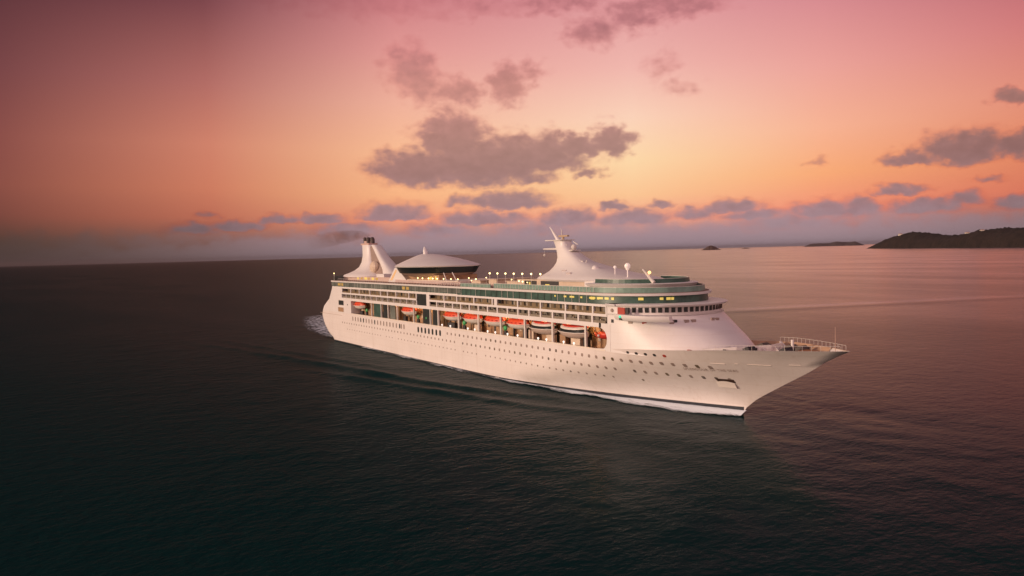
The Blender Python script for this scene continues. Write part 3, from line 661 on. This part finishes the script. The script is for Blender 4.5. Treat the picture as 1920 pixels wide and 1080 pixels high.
P(MB().box(58, 112, -10.2, 10.2, 27.56, 28.6), 'lounge_base', mat('rose_house', (.60, .46, .42), .55, var=.15))
P(MB().box(70, 111, -10.5, 10.5, 28.6, 28.85), 'terrace_edge', MATS['rail_cream'])
P(MB().box(62, 92, -8, 8, 28.85, 30.6), 'lounge_stair_house', inner)
P(MB().tube([(100, -10.2, 31.6), (102, -10.2, 28.85)], .18, 6), 'lounge_strut', tintw)
P(MB().tube([(106.5, -10.2, 31.8), (109.5, -10.2, 28.85)], .18, 6), 'lounge_strut', tintw)
for u in (88, 91.5, 95, 100, 105.5, 110.5, 79, 83): lamp(u, -10.3, 28.85, 29.3, .24)
P(MB().box(84, 86, -8.06, -7.9, 28.9, 30.4).box(89, 90, -8.06, -7.9, 28.9, 30.2), 'lit_pane', golden)
# white sloping stair fin between funnel and lounge
P(MB().prism([(50.5, -10, 27.56), (57.5, -10, 33.4), (60, -10, 33.0), (68, -10, 28.6), (68, -10, 27.56)], (0, 2.0, 0)), 'stair_tower', white)
P(MB().prism([(52.5, -10.05, 28.2), (58.3, -10.05, 32.6), (59.4, -10.05, 32.2), (54.6, -10.05, 28.2)], (0, .1, 0)), 'stair_panel', mat('lit_stair', (.6, .4, .2), .5, emit=(1, .55, .2), estr=.25))

# ------------------------------------------------------------------ funnel
P(MB().loft([sup(29.0, -10, 26, 10.5), sup(29.8, -8.5, 25, 10), sup(30.6, -5, 23, 8.4), sup(31.8, -1, 20, 6.4), sup(33.4, 2, 17.5, 4.8), sup(35.5, 3.4, 15.2, 3.8), sup(38.5, 3.8, 13.6, 3.1), sup(41.5, 3.2, 12.6, 2.8), sup(43.2, 2.8, 12.2, 2.7), sup(43.4, 3.0, 12.0, 2.6)]), 'funnel_body', white, 35)
P(MB().loft([sup(29.2, 31, 45, 5.5), sup(30.5, 29.5, 42, 4.6), sup(32.2, 27.5, 36.8, 3.6), sup(34.5, 24.5, 31, 2.9), sup(38, 19.8, 24.6, 2.4), sup(41, 16.0, 20.4, 2.1), sup(42.8, 13.6, 18.0, 2.0), sup(43.3, 12.4, 16.6, 1.8)]), 'funnel_wing', white, 35)
P(MB().loft([sup(29.2, 20, 33, 4.4), sup(33, 14, 29, 3.0), sup(38, 11, 22, 2.1), sup(42.6, 10.5, 15, 1.7)]), 'funnel_shade_wall', funshade, 35)
P(MB().ball((21, -3.6, 33.4), (3.4, 1.8, 2.6), 12, 8), 'funnel_dome', cream)
P(MB().box(-6, 52, -9.4, 9.4, 27.56, 29.3), 'funnel_house', mat('funnel_house_rose', (.62, .47, .40), .55, var=.2))
for k in range(6): P(MB().box(15+4.2*k, 16.5+4.2*k+random.uniform(0, 1.6), -9.5, -9.38, 28.0, 29.0), 'lit_pane', MATS['ochre_interior_glow'] if k % 2 else golden)
P(MB().box(36, 44, -9.0, -4, 29.3, 30.6), 'deck_unit', white)
P(MB().box(2, 11.6, -2.2, 2.2, 43.4, 44.2).tube([(7, 0, 44.2), (7, 0, 45.2)], 2.3, 12), 'funnel_collar', mat('funnel_collar_pink', (.55, .38, .32), .6))
for u, y in ((5.0, -1.1), (8.6, -1.0), (5.2, 1.1), (9.0, 1.1), (11, 0)):
    P(MB().tube([(u, y, 44.0), (u-.2, y, 45.8), (u-.7, y, 46.6)], [.8, .85, .7], 10), 'exhaust_pipe', soot)
# railing along the pool deck edge
rl = MB()
for sgn in (-1,):
    rl.tube([(8, -15.9, 28.5), (141, -15.9, 28.5)], .05, 4)
    for k in range(56): rl.tube([(8+2.4*k, -15.9, 27.5), (8+2.4*k, -15.9, 28.5)], .035, 4)
P(rl, 'deck_railing', tintw)
P(MB().box(122, 141, -15.62, -15.5, 27.56, 28.7), 'wind_screen', teal_lt)

# ------------------------------------------------------------------ foredeck gear
bwk = MB()
pts = [(223.5, -10.6), (229, -6.5), (233, 0), (232, 5), (228, 9.6)]
for (a, b), (c, d) in zip(pts, pts[1:]):
    za, zc = lerp(SHEER, a)-1.2, lerp(SHEER, c)-1.2
    bwk.add([(a,b,za),(c,d,zc),(c,d,zc+1.5),(a,b,za+1.4),(a-.5,b,za+1.4),(c-.5,d,zc+1.5),(a-.5,b,za),(c-.5,d,zc)], [(0,1,2,3),(3,2,5,4),(4,5,7,6)])
    for k in (0.25, .75):
        x, y = a+(c-a)*k, b+(d-b)*k; bwk.prism([(x, y-.1, za), (x, y-.1, za+1.25), (x+1.5, y-.1, za)], (0, .2, 0))
P(bwk, 'breakwater', white)
for u, y, r, h in ((236.5, 2.5, .32, 2.7),): P(MB().tube([(u, y, lerp(SHEER, u)-1.3), (u, y, lerp(SHEER, u)-1.3+h)], r, 10), 'vent_post', white)
for u, y in ((226.5, -6.8), (231, -4.5), (236, 3), (239, -2.5), (239, 2.5), (227, 5)):
    z = lerp(SHEER, u)-1.25
    P(MB().tube([(u, y-1.1, z+.8), (u, y+1.1, z+.8)], [.75, .75], 12).box(u-.8, u+.8, y-1.4, y-1.12, z, z+1.2).box(u-.8, u+.8, y+1.12, y+1.4, z, z+1.2), 'mooring_winch', random.choice((dark, soot, dark)))
for k in range(9):
    u = 224+2.7*k; 
    for sgn in (-1, 1):
        if HB(u, 14.5) > 2.4:
            z = lerp(SHEER, u)-1.25; y = sgn*(HB(u, z)-1.1)
            P(MB().tube([(u, y, z), (u, y, z+.6)], .22, 8).tube([(u+.7, y, z), (u+.7, y, z+.6)], .22, 8), 'mooring_bitt', dark)
P(MB().box(240.5, 244.5, -2, 2, 15.3, 16.2).box(236, 240, -3.4, 3.4, 15.1, 15.5), 'windlass_bed', mat('foredeck_rust', (.42, .18, .07), .7, var=.4))
P(MB().tube([(248.6, 0, 16), (248.6, 0, 21.6)], [.07, .03], 6), 'foremast', mat('mast_buff', (.6, .4, .3), .5))
r2 = MB()
for sgn in (-1, 1):
    prev = None
    for k in range(17):
        u = 226+1.52*k; z = lerp(SHEER, u); y = sgn*max(.1, HB(u, z)-.15); hh = 1.0
        r2.tube([(u, y, z), (u, y, z+hh)], .04, 4)
        if prev: r2.tube([prev, (u, y, z+hh)], .035, 4)
        prev = (u, y, z+hh)
P(r2, 'bow_railing', tintw)
P(MB().box(219.5, 220.4, -11.8, -11.2, 14.0, 15.4), 'mooring_locker', redsign)

# davit arms for the boats
BOATS = [(29.3, 10.4, 0), (79.0, 11.4, 0), (113.4, 11.4, 0), (127.1, 11.4, 0), (140.8, 11.2, 0), (154.0, 11.2, 0), (167.0, 12.4, 1), (180.9, 12.4, 1), (192.6, 7.4, 2)]
for u, L_, k in BOATS:
    for e in (-.36, .36):
        x = u+e*L_
        P(MB().tube([(x, -12.4, 18.2), (x, -13.4, 18.95), (x, -14.6, 18.9)], .16, 6).tube([(x, -14.4, 18.9), (x, -14.4, 18.0)], .07, 5), 'davit', tintw)

# ------------------------------------------------------------------ lifeboats: things of their own, hanging from the davits
def boat_sections(L_, W_, zs):
    return zs
def boat_hull(L_, W_, D_, sheer=.35):
    rings = []
    n = 17
    for i in range(n):
        t = -1+2*i/(n-1); f = max(.03, (1-abs(t)**2.6))**.75
        zt = sheer*abs(t)**2.2
        rings.append([(t*L_/2*(1+.0), s*W_/2*f*wf, zt - D_*f2*(1-.35*abs(t)**3)) for s, wf, f2 in ((-1, 1.0, 0), (-1, .93, .35), (-1, .68, .75), (-1, .05, 1.0), (1, .05, 1.0), (1, .68, .75), (1, .93, .35), (1, 1.0, 0))])
    return MB().loft(rings)
def boat_canopy(L_, W_, H_, sheer=.35, flat=False):
    rings = []; n = 17
    for i in range(n):
        t = -1+2*i/(n-1); f = max(.03, (1-abs(t)**2.6))**.75; zt = sheer*abs(t)**2.2
        h = H_*(max(.02, 1-abs(t)**(4 if not flat else 8)))**.6
        rings.append([(t*L_/2*.985, s*W_/2*f*wf*.97, zt+.01+h*f2) for s, wf, f2 in ((-1, 1, 0), (-1, .92, .5), (-1, .62, .88), (0, 0, 1.0), (1, .62, .88), (1, .92, .5), (1, 1, 0))])
    return MB().loft(rings)
def lifeboat(loc, L_, label):
    t = empty('lifeboat', loc, label, 'lifeboat', 'boats hanging along the promenade')
    boat_hull(L_, 3.9, 1.55).build('boat_hull', boatw, t, 50)
    boat_canopy(L_, 3.9, 1.65).build('canopy', orange, t, 40)
    MB().tube([(-L_*.47, -1.0, .12), (-L_*.3, -1.9, .03), (0, -1.98, -.02), (L_*.3, -1.9, .03), (L_*.47, -1.0, .12)], .09, 6).build('fender', boatw, t, 40)
    for x in (-.28, -.1, .1, .28): MB().box(x*L_-.35, x*L_+.35, -1.93, -1.7, .35, .68).build('side_hatch', redm, t)
    MB().tube([(-L_*.36, 0, 1.2), (-L_*.36, 0, 1.9)], .09, 6).build('lifting_hook', dark, t)
    MB().tube([(L_*.36, 0, 1.2), (L_*.36, 0, 1.9)], .09, 6).build('lifting_hook', dark, t)
    return t
def tender(loc, L_, label):
    t = empty('tender_boat', loc, label, 'tender', 'boats hanging along the promenade')
    boat_hull(L_, 4.2, 1.7).build('boat_hull', mat('tender_grey_hull', (.55, .43, .36), .4, var=.1) if 'tender_grey_hull' not in MATS else MATS['tender_grey_hull'], t, 50)
    boat_canopy(L_, 4.2, .75, flat=True).build('window_band', dglass, t, 40)
    b = boat_canopy(L_*.94, 4.1, .85, flat=True).build('cabin_roof', boatw, t, 40); b.location = (0, 0, .78)
    b = boat_canopy(L_*.9, 3.6, .55, sheer=.1, flat=True).build('roof_cover', redm, t, 40); b.location = (0, .3, 1.45)
    MB().tube([(-L_*.47, -1.0, .1), (-L_*.3, -2.05, .03), (0, -2.13, -.02), (L_*.3, -2.05, .03), (L_*.47, -1.0, .1)], .12, 6).build('fender', boatw, t, 40)
    return t
def rescue(loc, L_, label):
    t = empty('rescue_boat', loc, label, 'rescue boat', 'boats hanging along the promenade')
    boat_hull(L_, 2.6, 1.1, .5).build('boat_hull', redm, t, 50)
    boat_canopy(L_*.55, 2.0, .8, .1).build('cuddy', orange, t, 40)
    MB().ball((-.4, -1.32, -.15), .36, 10, 8).build('lamp', boatw, t, 40)
    MB().tube([(-1.2, 0, .5), (-.6, 0, 1.9), (.6, 0, 1.9), (1.2, 0, .5)], .08, 6).build('lifting_frame', dark, t, 40)
    return t
labs = ['aftmost orange-topped lifeboat, alone in the bay next to the two dark stern windows',
        'orange-topped lifeboat hanging alone below the dark stair window, between teal panes',
        'orange-topped lifeboat just forward of the two dark promenade panes, first of four in a row',
        'orange-topped lifeboat second from the stern end in the row of four',
        'orange-topped lifeboat third from the stern end in the row of four',
        'orange-topped lifeboat hanging right beside the white tender with the dark stripe',
        'white tender with dark window stripe and red roof, next to the orange lifeboats',
        'white tender with dark window stripe and red roof, next to the red rescue boat',
        'small red rescue boat with a white lamp in the rounded end of the recess']
for (u, L_, k), lab in zip(BOATS, labs):
    y = -14.05 if k != 2 else -13.6
    if k == 0: lifeboat((u, y, 17.15), L_, lab)
    elif k == 1: tender((u, y-.05, 16.75), L_, lab)
    else: rescue((u, y, 16.9), L_, lab)

# ------------------------------------------------------------------ exhaust smoke (a real puff of participating air)
sm = bpy.data.materials.new('brown_smoke'); sm.use_nodes = True; t = sm.node_tree; t.nodes.clear()
o_ = t.nodes.new('ShaderNodeOutputMaterial'); pv = t.nodes.new('ShaderNodeVolumePrincipled')
pv.inputs['Color'].default_value = (.42, .25, .19, 1); pv.inputs['Anisotropy'].default_value = .2
tcn = t.nodes.new('ShaderNodeTexCoord')
nz = t.nodes.new('ShaderNodeTexNoise'); nz.inputs['Scale'].default_value = .22; nz.inputs['Detail'].default_value = 4
t.links.new(tcn.outputs['Object'], nz.inputs['Vector'])
mr = t.nodes.new('ShaderNodeMapRange'); t.links.new(nz.outputs[0], mr.inputs[0]); mr.inputs[1].default_value = .25; mr.inputs[2].default_value = .8
sx = t.nodes.new('ShaderNodeSeparateXYZ'); t.links.new(tcn.outputs['Object'], sx.inputs[0])
fd_ = t.nodes.new('ShaderNodeMapRange'); t.links.new(sx.outputs[0], fd_.inputs[0])
fd_.inputs[1].default_value = -50; fd_.inputs[2].default_value = 0; fd_.inputs[3].default_value = 0.0; fd_.inputs[4].default_value = 1.0
pw_ = t.nodes.new('ShaderNodeMath'); pw_.operation = 'POWER'; t.links.new(fd_.outputs[0], pw_.inputs[0]); pw_.inputs[1].default_value = .9
ml = t.nodes.new('ShaderNodeMath'); ml.operation = 'MULTIPLY'; t.links.new(mr.outputs[0], ml.inputs[0]); t.links.new(pw_.outputs[0], ml.inputs[1])
m2 = t.nodes.new('ShaderNodeMath'); m2.operation = 'MULTIPLY'; t.links.new(ml.outputs[0], m2.inputs[0]); m2.inputs[1].default_value = .2
t.links.new(m2.outputs[0], pv.inputs['Density']); t.links.new(pv.outputs[0], o_.inputs['Volume'])
sp = [((.6, 0, -.4), 1.6), ((-2, -.3, .7), 1.8), ((-6, -1.2, 1.5), 2.0), ((-12, -2.8, 1.6), 2.6), ((-20, -5, 1.2), 3.2), ((-32, -8, .4), 3.8), ((-48, -12, -.6), 4.2)]
smo = MB().tube([p for p, r in sp], [r for p, r in sp], 14).build('smoke', sm, None, 60, loc=(7.5, 0, 46.6))
tag(smo, 'thin brown exhaust smoke drifting aft from the ship funnel', 'smoke', kind='stuff')

# ------------------------------------------------------------------ sea
def wake_h(x, y):
    h = 0.0
    for pl, wd, amp in WAKES:
        best = 1e9; tt = 0
        for i in range(len(pl)-1):
            ax, ay = pl[i]; bx, by = pl[i+1]; dx, dy = bx-ax, by-ay
            t = max(0, min(1, ((x-ax)*dx+(y-ay)*dy)/(dx*dx+dy*dy)))
            d = math.hypot(x-ax-t*dx, y-ay-t*dy)
            if d < best: best = d; tt = (i+t)/(len(pl)-1)
        if best < wd*3:
            k = math.sin(math.pi*min(1, max(0, tt)))**.6 if 0 < tt < 1 else 0
            h += amp*k*math.exp(-(best/wd)**2)*(1+.7*noise.noise(Vector((x*.05, y*.05, 3))))
    return h
WAKES = [([(-49,-71),(23,-57),(86,-44),(113,-40),(136,-36),(155,-32),(169,-27),(185,-20)], 2.8, .8),
         ([(78,-58),(110,-50),(140,-43),(165,-37),(190,-30),(206,-22)], 2.4, .55),
         ([(-60,-60),(0,-50),(60,-40),(100,-33)], 2.4, .35)]
def axis(lo, hi, step, far):
    a = [lo]
    while a[-1] < hi: a.append(a[-1]+step)
    s = step; b = a[0]; pre = []
    while b > -far: s *= 1.18; b -= s; pre.append(b)
    s = step; e_ = a[-1]; post = []
    while e_ < far: s *= 1.18; e_ += s; post.append(e_)
    return list(reversed(pre))+a+post
gx = axis(-140, 330, 1.7, 90000); gy = axis(-125, 40, 1.1, 90000)
vs = []; nx, ny = len(gx), len(gy)
for y in gy:
    for x in gx:
        h = 0
        if -150 < x < 340 and -130 < y < 45:
            fade = min(1, (x+150)/40, (340-x)/60, (y+130)/30, (45-y)/20)
            h = fade*(.14*noise.noise(Vector((x*.045, y*.07, 0)))+.10*noise.noise(Vector((x*.13, y*.17, 5))))
            if y < -14: h += wake_h(x, y)
        vs.append((x, y, h))
fs = [(j*nx+i, j*nx+i+1, (j+1)*nx+i+1, (j+1)*nx+i) for j in range(ny-1) for i in range(nx-1)]
wm = bpy.data.materials.new('sea_water'); wm.use_nodes = True; t = wm.node_tree; b = t.nodes['Principled BSDF']
t.nodes.remove(b)
df = t.nodes.new('ShaderNodeBsdfDiffuse'); df.inputs['Color'].default_value = (.0052, .0255, .0265, 1)
gs = t.nodes.new('ShaderNodeBsdfGlossy'); gs.inputs['Roughness'].default_value = .17; gs.inputs['Color'].default_value = (.97, .96, 1, 1)
fr = t.nodes.new('ShaderNodeFresnel'); fr.inputs['IOR'].default_value = 1.33
# rough-sea mirror falloff, steepened further to darken the near water
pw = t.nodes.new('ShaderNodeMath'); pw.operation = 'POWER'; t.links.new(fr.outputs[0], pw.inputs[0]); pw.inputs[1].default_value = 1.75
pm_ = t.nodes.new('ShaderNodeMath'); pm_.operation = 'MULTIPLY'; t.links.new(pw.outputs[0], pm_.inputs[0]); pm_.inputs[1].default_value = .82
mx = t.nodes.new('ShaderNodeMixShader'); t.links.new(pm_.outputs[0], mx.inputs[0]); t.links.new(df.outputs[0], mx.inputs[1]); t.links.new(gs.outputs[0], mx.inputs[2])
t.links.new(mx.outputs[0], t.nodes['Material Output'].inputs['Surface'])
tcn = t.nodes.new('ShaderNodeTexCoord'); prev = None
def tm(op, a, b=None, c=None):
    n = t.nodes.new('ShaderNodeMath'); n.operation = op
    for i, v in enumerate((a, b, c)):
        if v is None: continue
        if isinstance(v, (int, float)): n.inputs[i].default_value = v
        else: t.links.new(v, n.inputs[i])
    return n.outputs[0]
def tr(v, a, b, c, d):
    n = t.nodes.new('ShaderNodeMapRange'); n.interpolation_type = 'SMOOTHSTEP'; t.links.new(v, n.inputs[0])
    for i, x in zip((1, 2, 3, 4), (a, b, c, d)): n.inputs[i].default_value = x
    return n.outputs[0]
sx = t.nodes.new('ShaderNodeSeparateXYZ'); t.links.new(tcn.outputs['Object'], sx.inputs[0])
# fan of painted darkness: reflection cut and ripples raised on the left water
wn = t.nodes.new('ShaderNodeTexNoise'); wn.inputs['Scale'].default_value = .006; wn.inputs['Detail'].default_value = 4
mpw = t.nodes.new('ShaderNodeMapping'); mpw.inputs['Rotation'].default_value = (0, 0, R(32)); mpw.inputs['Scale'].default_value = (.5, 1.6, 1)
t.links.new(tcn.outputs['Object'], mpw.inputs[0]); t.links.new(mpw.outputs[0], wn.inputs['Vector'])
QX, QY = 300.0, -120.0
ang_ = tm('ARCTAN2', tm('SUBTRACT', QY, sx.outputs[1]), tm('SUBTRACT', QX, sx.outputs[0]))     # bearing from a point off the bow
fan_bright = tr(tm('ADD', ang_, tm('MULTIPLY_ADD', wn.outputs[0], .30, -.15)), -math.pi*.06, -math.pi*.33, 0.0, 1.0)
ripple_gain = tm('MULTIPLY_ADD', fan_bright, -.75, 1.6)
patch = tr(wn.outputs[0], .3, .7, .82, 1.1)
mirror = tm('MULTIPLY', tm('MULTIPLY_ADD', fan_bright, .86, .16), patch)
# long low swell line left by another ship to the north
lx, ly = 66/215.0, 205/215.0
sd_ = tm('ADD', tm('MULTIPLY', tm('ADD', sx.outputs[0], -30.0), ly), tm('MULTIPLY', tm('ADD', sx.outputs[1], -235.0), -lx))
sd_ = tm('ADD', sd_, tm('MULTIPLY_ADD', wn.outputs[0], 14, -7))
ridge = tm('MULTIPLY', tm('POWER', 2.718, tm('MULTIPLY', tm('MULTIPLY', sd_, sd_), -1/170.0)), tr(sx.outputs[1], 150, 240, 0, 1))
bp = t.nodes.new('ShaderNodeBump'); bp.inputs['Distance'].default_value = .75; t.links.new(ridge, bp.inputs['Height']); prev = bp.outputs[0]
for lam, amp, det in ((13, .17, 4), (3.4, .17, 4), (1.0, .09, 3)):
    mp = t.nodes.new('ShaderNodeMapping'); mp.inputs['Rotation'].default_value = (0, 0, R(25)); mp.inputs['Scale'].default_value = (1/lam, .62/lam, 1/lam)
    t.links.new(tcn.outputs['Object'], mp.inputs[0])
    n = t.nodes.new('ShaderNodeTexNoise'); n.inputs['Scale'].default_value = 1; n.inputs['Detail'].default_value = det; n.inputs['Roughness'].default_value = .5
    n.inputs['Distortion'].default_value = .3
    t.links.new(mp.outputs[0], n.inputs['Vector'])
    bp = t.nodes.new('ShaderNodeBump'); bp.inputs['Distance'].default_value = amp; bp.inputs['Strength'].default_value = 1
    t.links.new(ripple_gain, bp.inputs['Strength'])
    t.links.new(n.outputs[0], bp.inputs['Height'])
    if prev: t.links.new(prev, bp.inputs['Normal'])
    prev = bp.outputs[0]
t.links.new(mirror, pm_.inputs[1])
for q in (df, gs, fr): t.links.new(prev, q.inputs['Normal'])
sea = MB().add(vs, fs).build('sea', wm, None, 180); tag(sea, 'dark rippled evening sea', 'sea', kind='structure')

# ------------------------------------------------------------------ foam along the hull
fm = bpy.data.materials.new('sea_foam'); fm.use_nodes = True; t = fm.node_tree; b = t.nodes['Principled BSDF']
b.inputs['Base Color'].default_value = (.76, .86, .95, 1); b.inputs['Roughness'].default_value = .7
tcn = t.nodes.new('ShaderNodeTexCoord'); uvn = t.nodes.new('ShaderNodeAttribute'); uvn.attribute_name = 'foam'
mp = t.nodes.new('ShaderNodeMapping'); mp.inputs['Scale'].default_value = (.22, .75, .75); t.links.new(tcn.outputs['Object'], mp.inputs[0])
n = t.nodes.new('ShaderNodeTexNoise'); n.inputs['Scale'].default_value = 1; n.inputs['Detail'].default_value = 7; n.inputs['Roughness'].default_value = .68
t.links.new(mp.outputs[0], n.inputs['Vector'])
ad = t.nodes.new('ShaderNodeMath'); ad.operation = 'ADD'; t.links.new(n.outputs[0], ad.inputs[0]); t.links.new(uvn.outputs['Fac'], ad.inputs[1])
mr = t.nodes.new('ShaderNodeMapRange'); t.links.new(ad.outputs[0], mr.inputs[0]); mr.inputs[1].default_value = .86; mr.inputs[2].default_value = 1.16
t.links.new(mr.outputs[0], b.inputs['Alpha'])
def foam(name, inner_line, outer_line, dens, hgt, label, ex=2.2):
    """strip between two lines; dens[i] = foam amount at the station, fading to the outer edge"""
    nI = len(inner_line); K = 6; vs = []; at = []
    for i in range(nI):
        a = Vector(inner_line[i]); c = Vector(outer_line[i])
        for k in range(K+1):
            f = k/K; p = a.lerp(c, f)
            z = .32 + hgt[i]*(1-f)**1.5*max(0, math.sin(math.pi*min(1, f*1.2+.35))) 
            z += .12*noise.noise(Vector((p.x*.4, p.y*.6, 1)))
            if -150 < p.x < 340: z += max(0, wake_h(p.x, p.y))
            vs.append((p.x, p.y, z)); at.append(dens[i]*(1-f**ex))
    fs = [(i*(K+1)+k, i*(K+1)+k+1, (i+1)*(K+1)+k+1, (i+1)*(K+1)+k) for i in range(nI-1) for k in range(K)]
    o = MB().add(vs, fs).build(name, fm, None, 180)
    a = o.data.attributes.new('foam', 'FLOAT', 'POINT')
    for i, v in enumerate(at): a.data[i].value = v
    return tag(o, label, 'foam', kind='stuff')
us = [226 - 3.0*k for k in range(64)]
inn = [(u, -HB(min(u, 224.9), .2)+.1) for u in us]
wid = [(3.0+1.4*k if k < 5 else max(3.6, 9.5-.45*(k-5)))+(.9*math.sin(k*.83)+.7*math.sin(k*.37+1)) for k in range(64)]
out_ = [(u, y-max(1.0, w_)) for (u, y), w_ in zip(inn, wid)]
den = [.80 if k < 15 else max(.43, .80-.032*(k-15))+.08*math.sin(k*.55) for k in range(64)]
hg = [max(0, 1.0-.08*k) for k in range(64)]
foam('bow_foam', inn, out_, den, hg, 'white bow wave foam along the starboard waterline')
us = [-2+3*k for k in range(16)]
oy_ = [(-150, 11), (-100, -3), (-55, -14), (-20, -18), (-3, -16.5)]
foam('stern_wash', [(-3-10.5*k, lerp(oy_, -3-10.5*k)+24) for k in range(15)], [(-3-10.5*k, lerp(oy_, -3-10.5*k)) for k in range(15)], [.60-.012*k for k in range(15)], [.6]*15, 'pale blue churned wash spreading behind the ship stern', 6)
# ------------------------------------------------------------------ islands
def polar(az, dist):
    a = HEADING-R(az); return Vector((CAM.x+dist*math.cos(a), CAM.y+dist*math.sin(a), 0))
def headland(name, A, Bp, width, prof, mm, label, cat, nu=150, nv=26, rough=.12, pk=1.0):
    A, Bp = Vector(A), Vector(Bp); d = Bp-A; nrm = Vector((-d.y, d.x, 0)).normalized()
    if nrm.dot(A-CAM) < 0: nrm = -nrm
    vs = []
    for i in range(nu+1):
        s = i/nu; H = lerp(prof, s)
        for j in range(nv+1):
            w = j/nv; k = math.sin(math.pi*min(1, w**pk))**.75
            p = A+d*s+nrm*(w*width)
            sc_ = 1/(width*.28)
            z = H*k*(1+rough*2*noise.fractal(Vector((p.x*sc_, p.y*sc_, 0)), 1.0, 2.0, 5)) + H*.2*abs(noise.noise(Vector((p.x*sc_*9, p.y*sc_*9, 2))))*k - 3
            off = noise.noise(Vector((s*14, 0, 7)))*width*.06*(1-w)
            q = p+nrm*off; vs.append((q.x, q.y, z))
    fs = [(i*(nv+1)+j, i*(nv+1)+j+1, (i+1)*(nv+1)+j+1, (i+1)*(nv+1)+j) for i in range(nu) for j in range(nv)]
    o = MB().add(vs, fs).build(name, mm, None, 60)
    return tag(o, label, cat)
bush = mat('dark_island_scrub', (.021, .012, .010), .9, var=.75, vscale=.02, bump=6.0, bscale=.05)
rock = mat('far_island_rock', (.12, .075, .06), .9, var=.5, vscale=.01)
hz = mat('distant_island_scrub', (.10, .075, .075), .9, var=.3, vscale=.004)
h1 = headland('headland', (-3618, 5915, 0), (-1120, 3830, 0), 380, [(v[0], v[1]) for v in [(0, -4), (.035, -2), (.06, 36), (.10, 66), (.17, 100), (.24, 110), (.32, 103), (.366, 85), (.50, 77), (.54, 89), (.58, 100), (.647, 105), (.77, 92), (1, 84)]], bush, 'dark scrub-covered headland with houses on its crest at the right edge', 'island', 220, 30, .05, .66)
h1['kind'] = 'structure'; h1.name = 'hills'
def isle(dist, a0, a1, width, prof, mm, label, name='islet'):
    o = headland(name, polar(a0, dist), polar(a1, dist), width, prof, mm, label, 'island', 60, 14, .2); return o
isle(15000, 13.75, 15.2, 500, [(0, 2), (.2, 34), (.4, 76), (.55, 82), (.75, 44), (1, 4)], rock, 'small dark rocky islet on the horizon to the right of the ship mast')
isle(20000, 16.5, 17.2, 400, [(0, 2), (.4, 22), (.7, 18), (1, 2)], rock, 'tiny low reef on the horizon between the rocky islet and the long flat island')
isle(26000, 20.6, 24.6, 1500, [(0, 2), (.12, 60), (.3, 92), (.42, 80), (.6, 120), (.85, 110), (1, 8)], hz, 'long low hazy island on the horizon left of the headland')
hwm = mat('house_white_wall', (.75, .68, .6), .7); hrf = mat('house_roof', (.36, .2, .15), .8)
dgraph = bpy.context.evaluated_depsgraph_get(); dgraph.update()
def house(px, py, w_, d_, h_, label, rz):
    ok, loc, _, _ = h1.ray_cast(Vector((px, py, 600)), Vector((0, 0, -1)))
    z = loc.z-2 if ok else 80
    t = empty('hillside_house', (px, py, z), label, 'house', 'houses on the headland', rz)
    MB().box(-w_/2, w_/2, -d_/2, d_/2, 0, h_).build('wall', hwm, t)
    MB().prism([(-w_/2-1, -d_/2-1, h_), (-w_/2-1, d_/2+1, h_), (-w_/2-1, 0, h_+4)], (w_+2, 0, 0)).build('roof', hrf, t)
    for k in range(3): MB().box(-w_/2+w_*(k+.25)/3, -w_/2+w_*(k+.75)/3, -d_/2-.15, -d_/2, h_*.35, h_*.75).build('window', dglass, t)
def on_ridge(s, w): 
    A, Bp = Vector((-3618, 5915, 0)), Vector((-1120, 3830, 0)); d = Bp-A; n = Vector((-d.y, d.x, 0)).normalized()
    if n.dot(A-CAM) < 0: n = -n
    return A+d*s+n*(w*380)
ang = math.atan2(3830-5692, -1120+3350)
for s, w, ww, hh, lab in ((.20, .24, 46, 13, 'large pale house high on the left crest of the headland'), (.545, .24, 34, 9, 'pale house on the middle ridge of the headland, left of its neighbour'), (.60, .26, 26, 8, 'smaller pale house on the middle ridge, right of its neighbour')):
    p = on_ridge(s, w); house(p.x, p.y, ww, 18, hh, lab, ang)

# ------------------------------------------------------------------ evening haze: one closed box of even air
hm = bpy.data.materials.new('haze_air'); hm.use_nodes = True; t = hm.node_tree; t.nodes.clear()
o_ = t.nodes.new('ShaderNodeOutputMaterial'); pv = t.nodes.new('ShaderNodeVolumePrincipled')
pv.inputs['Color'].default_value = (.24, .19, .21, 1); pv.inputs['Density'].default_value = 0.9e-5; pv.inputs['Anisotropy'].default_value = 0.0
t.links.new(pv.outputs[0], o_.inputs['Volume'])
tag(MB().box(-95000, 95000, -95000, 95000, -8, 330).build('haze', hm), 'thin evening haze over the sea', 'haze', kind='stuff')
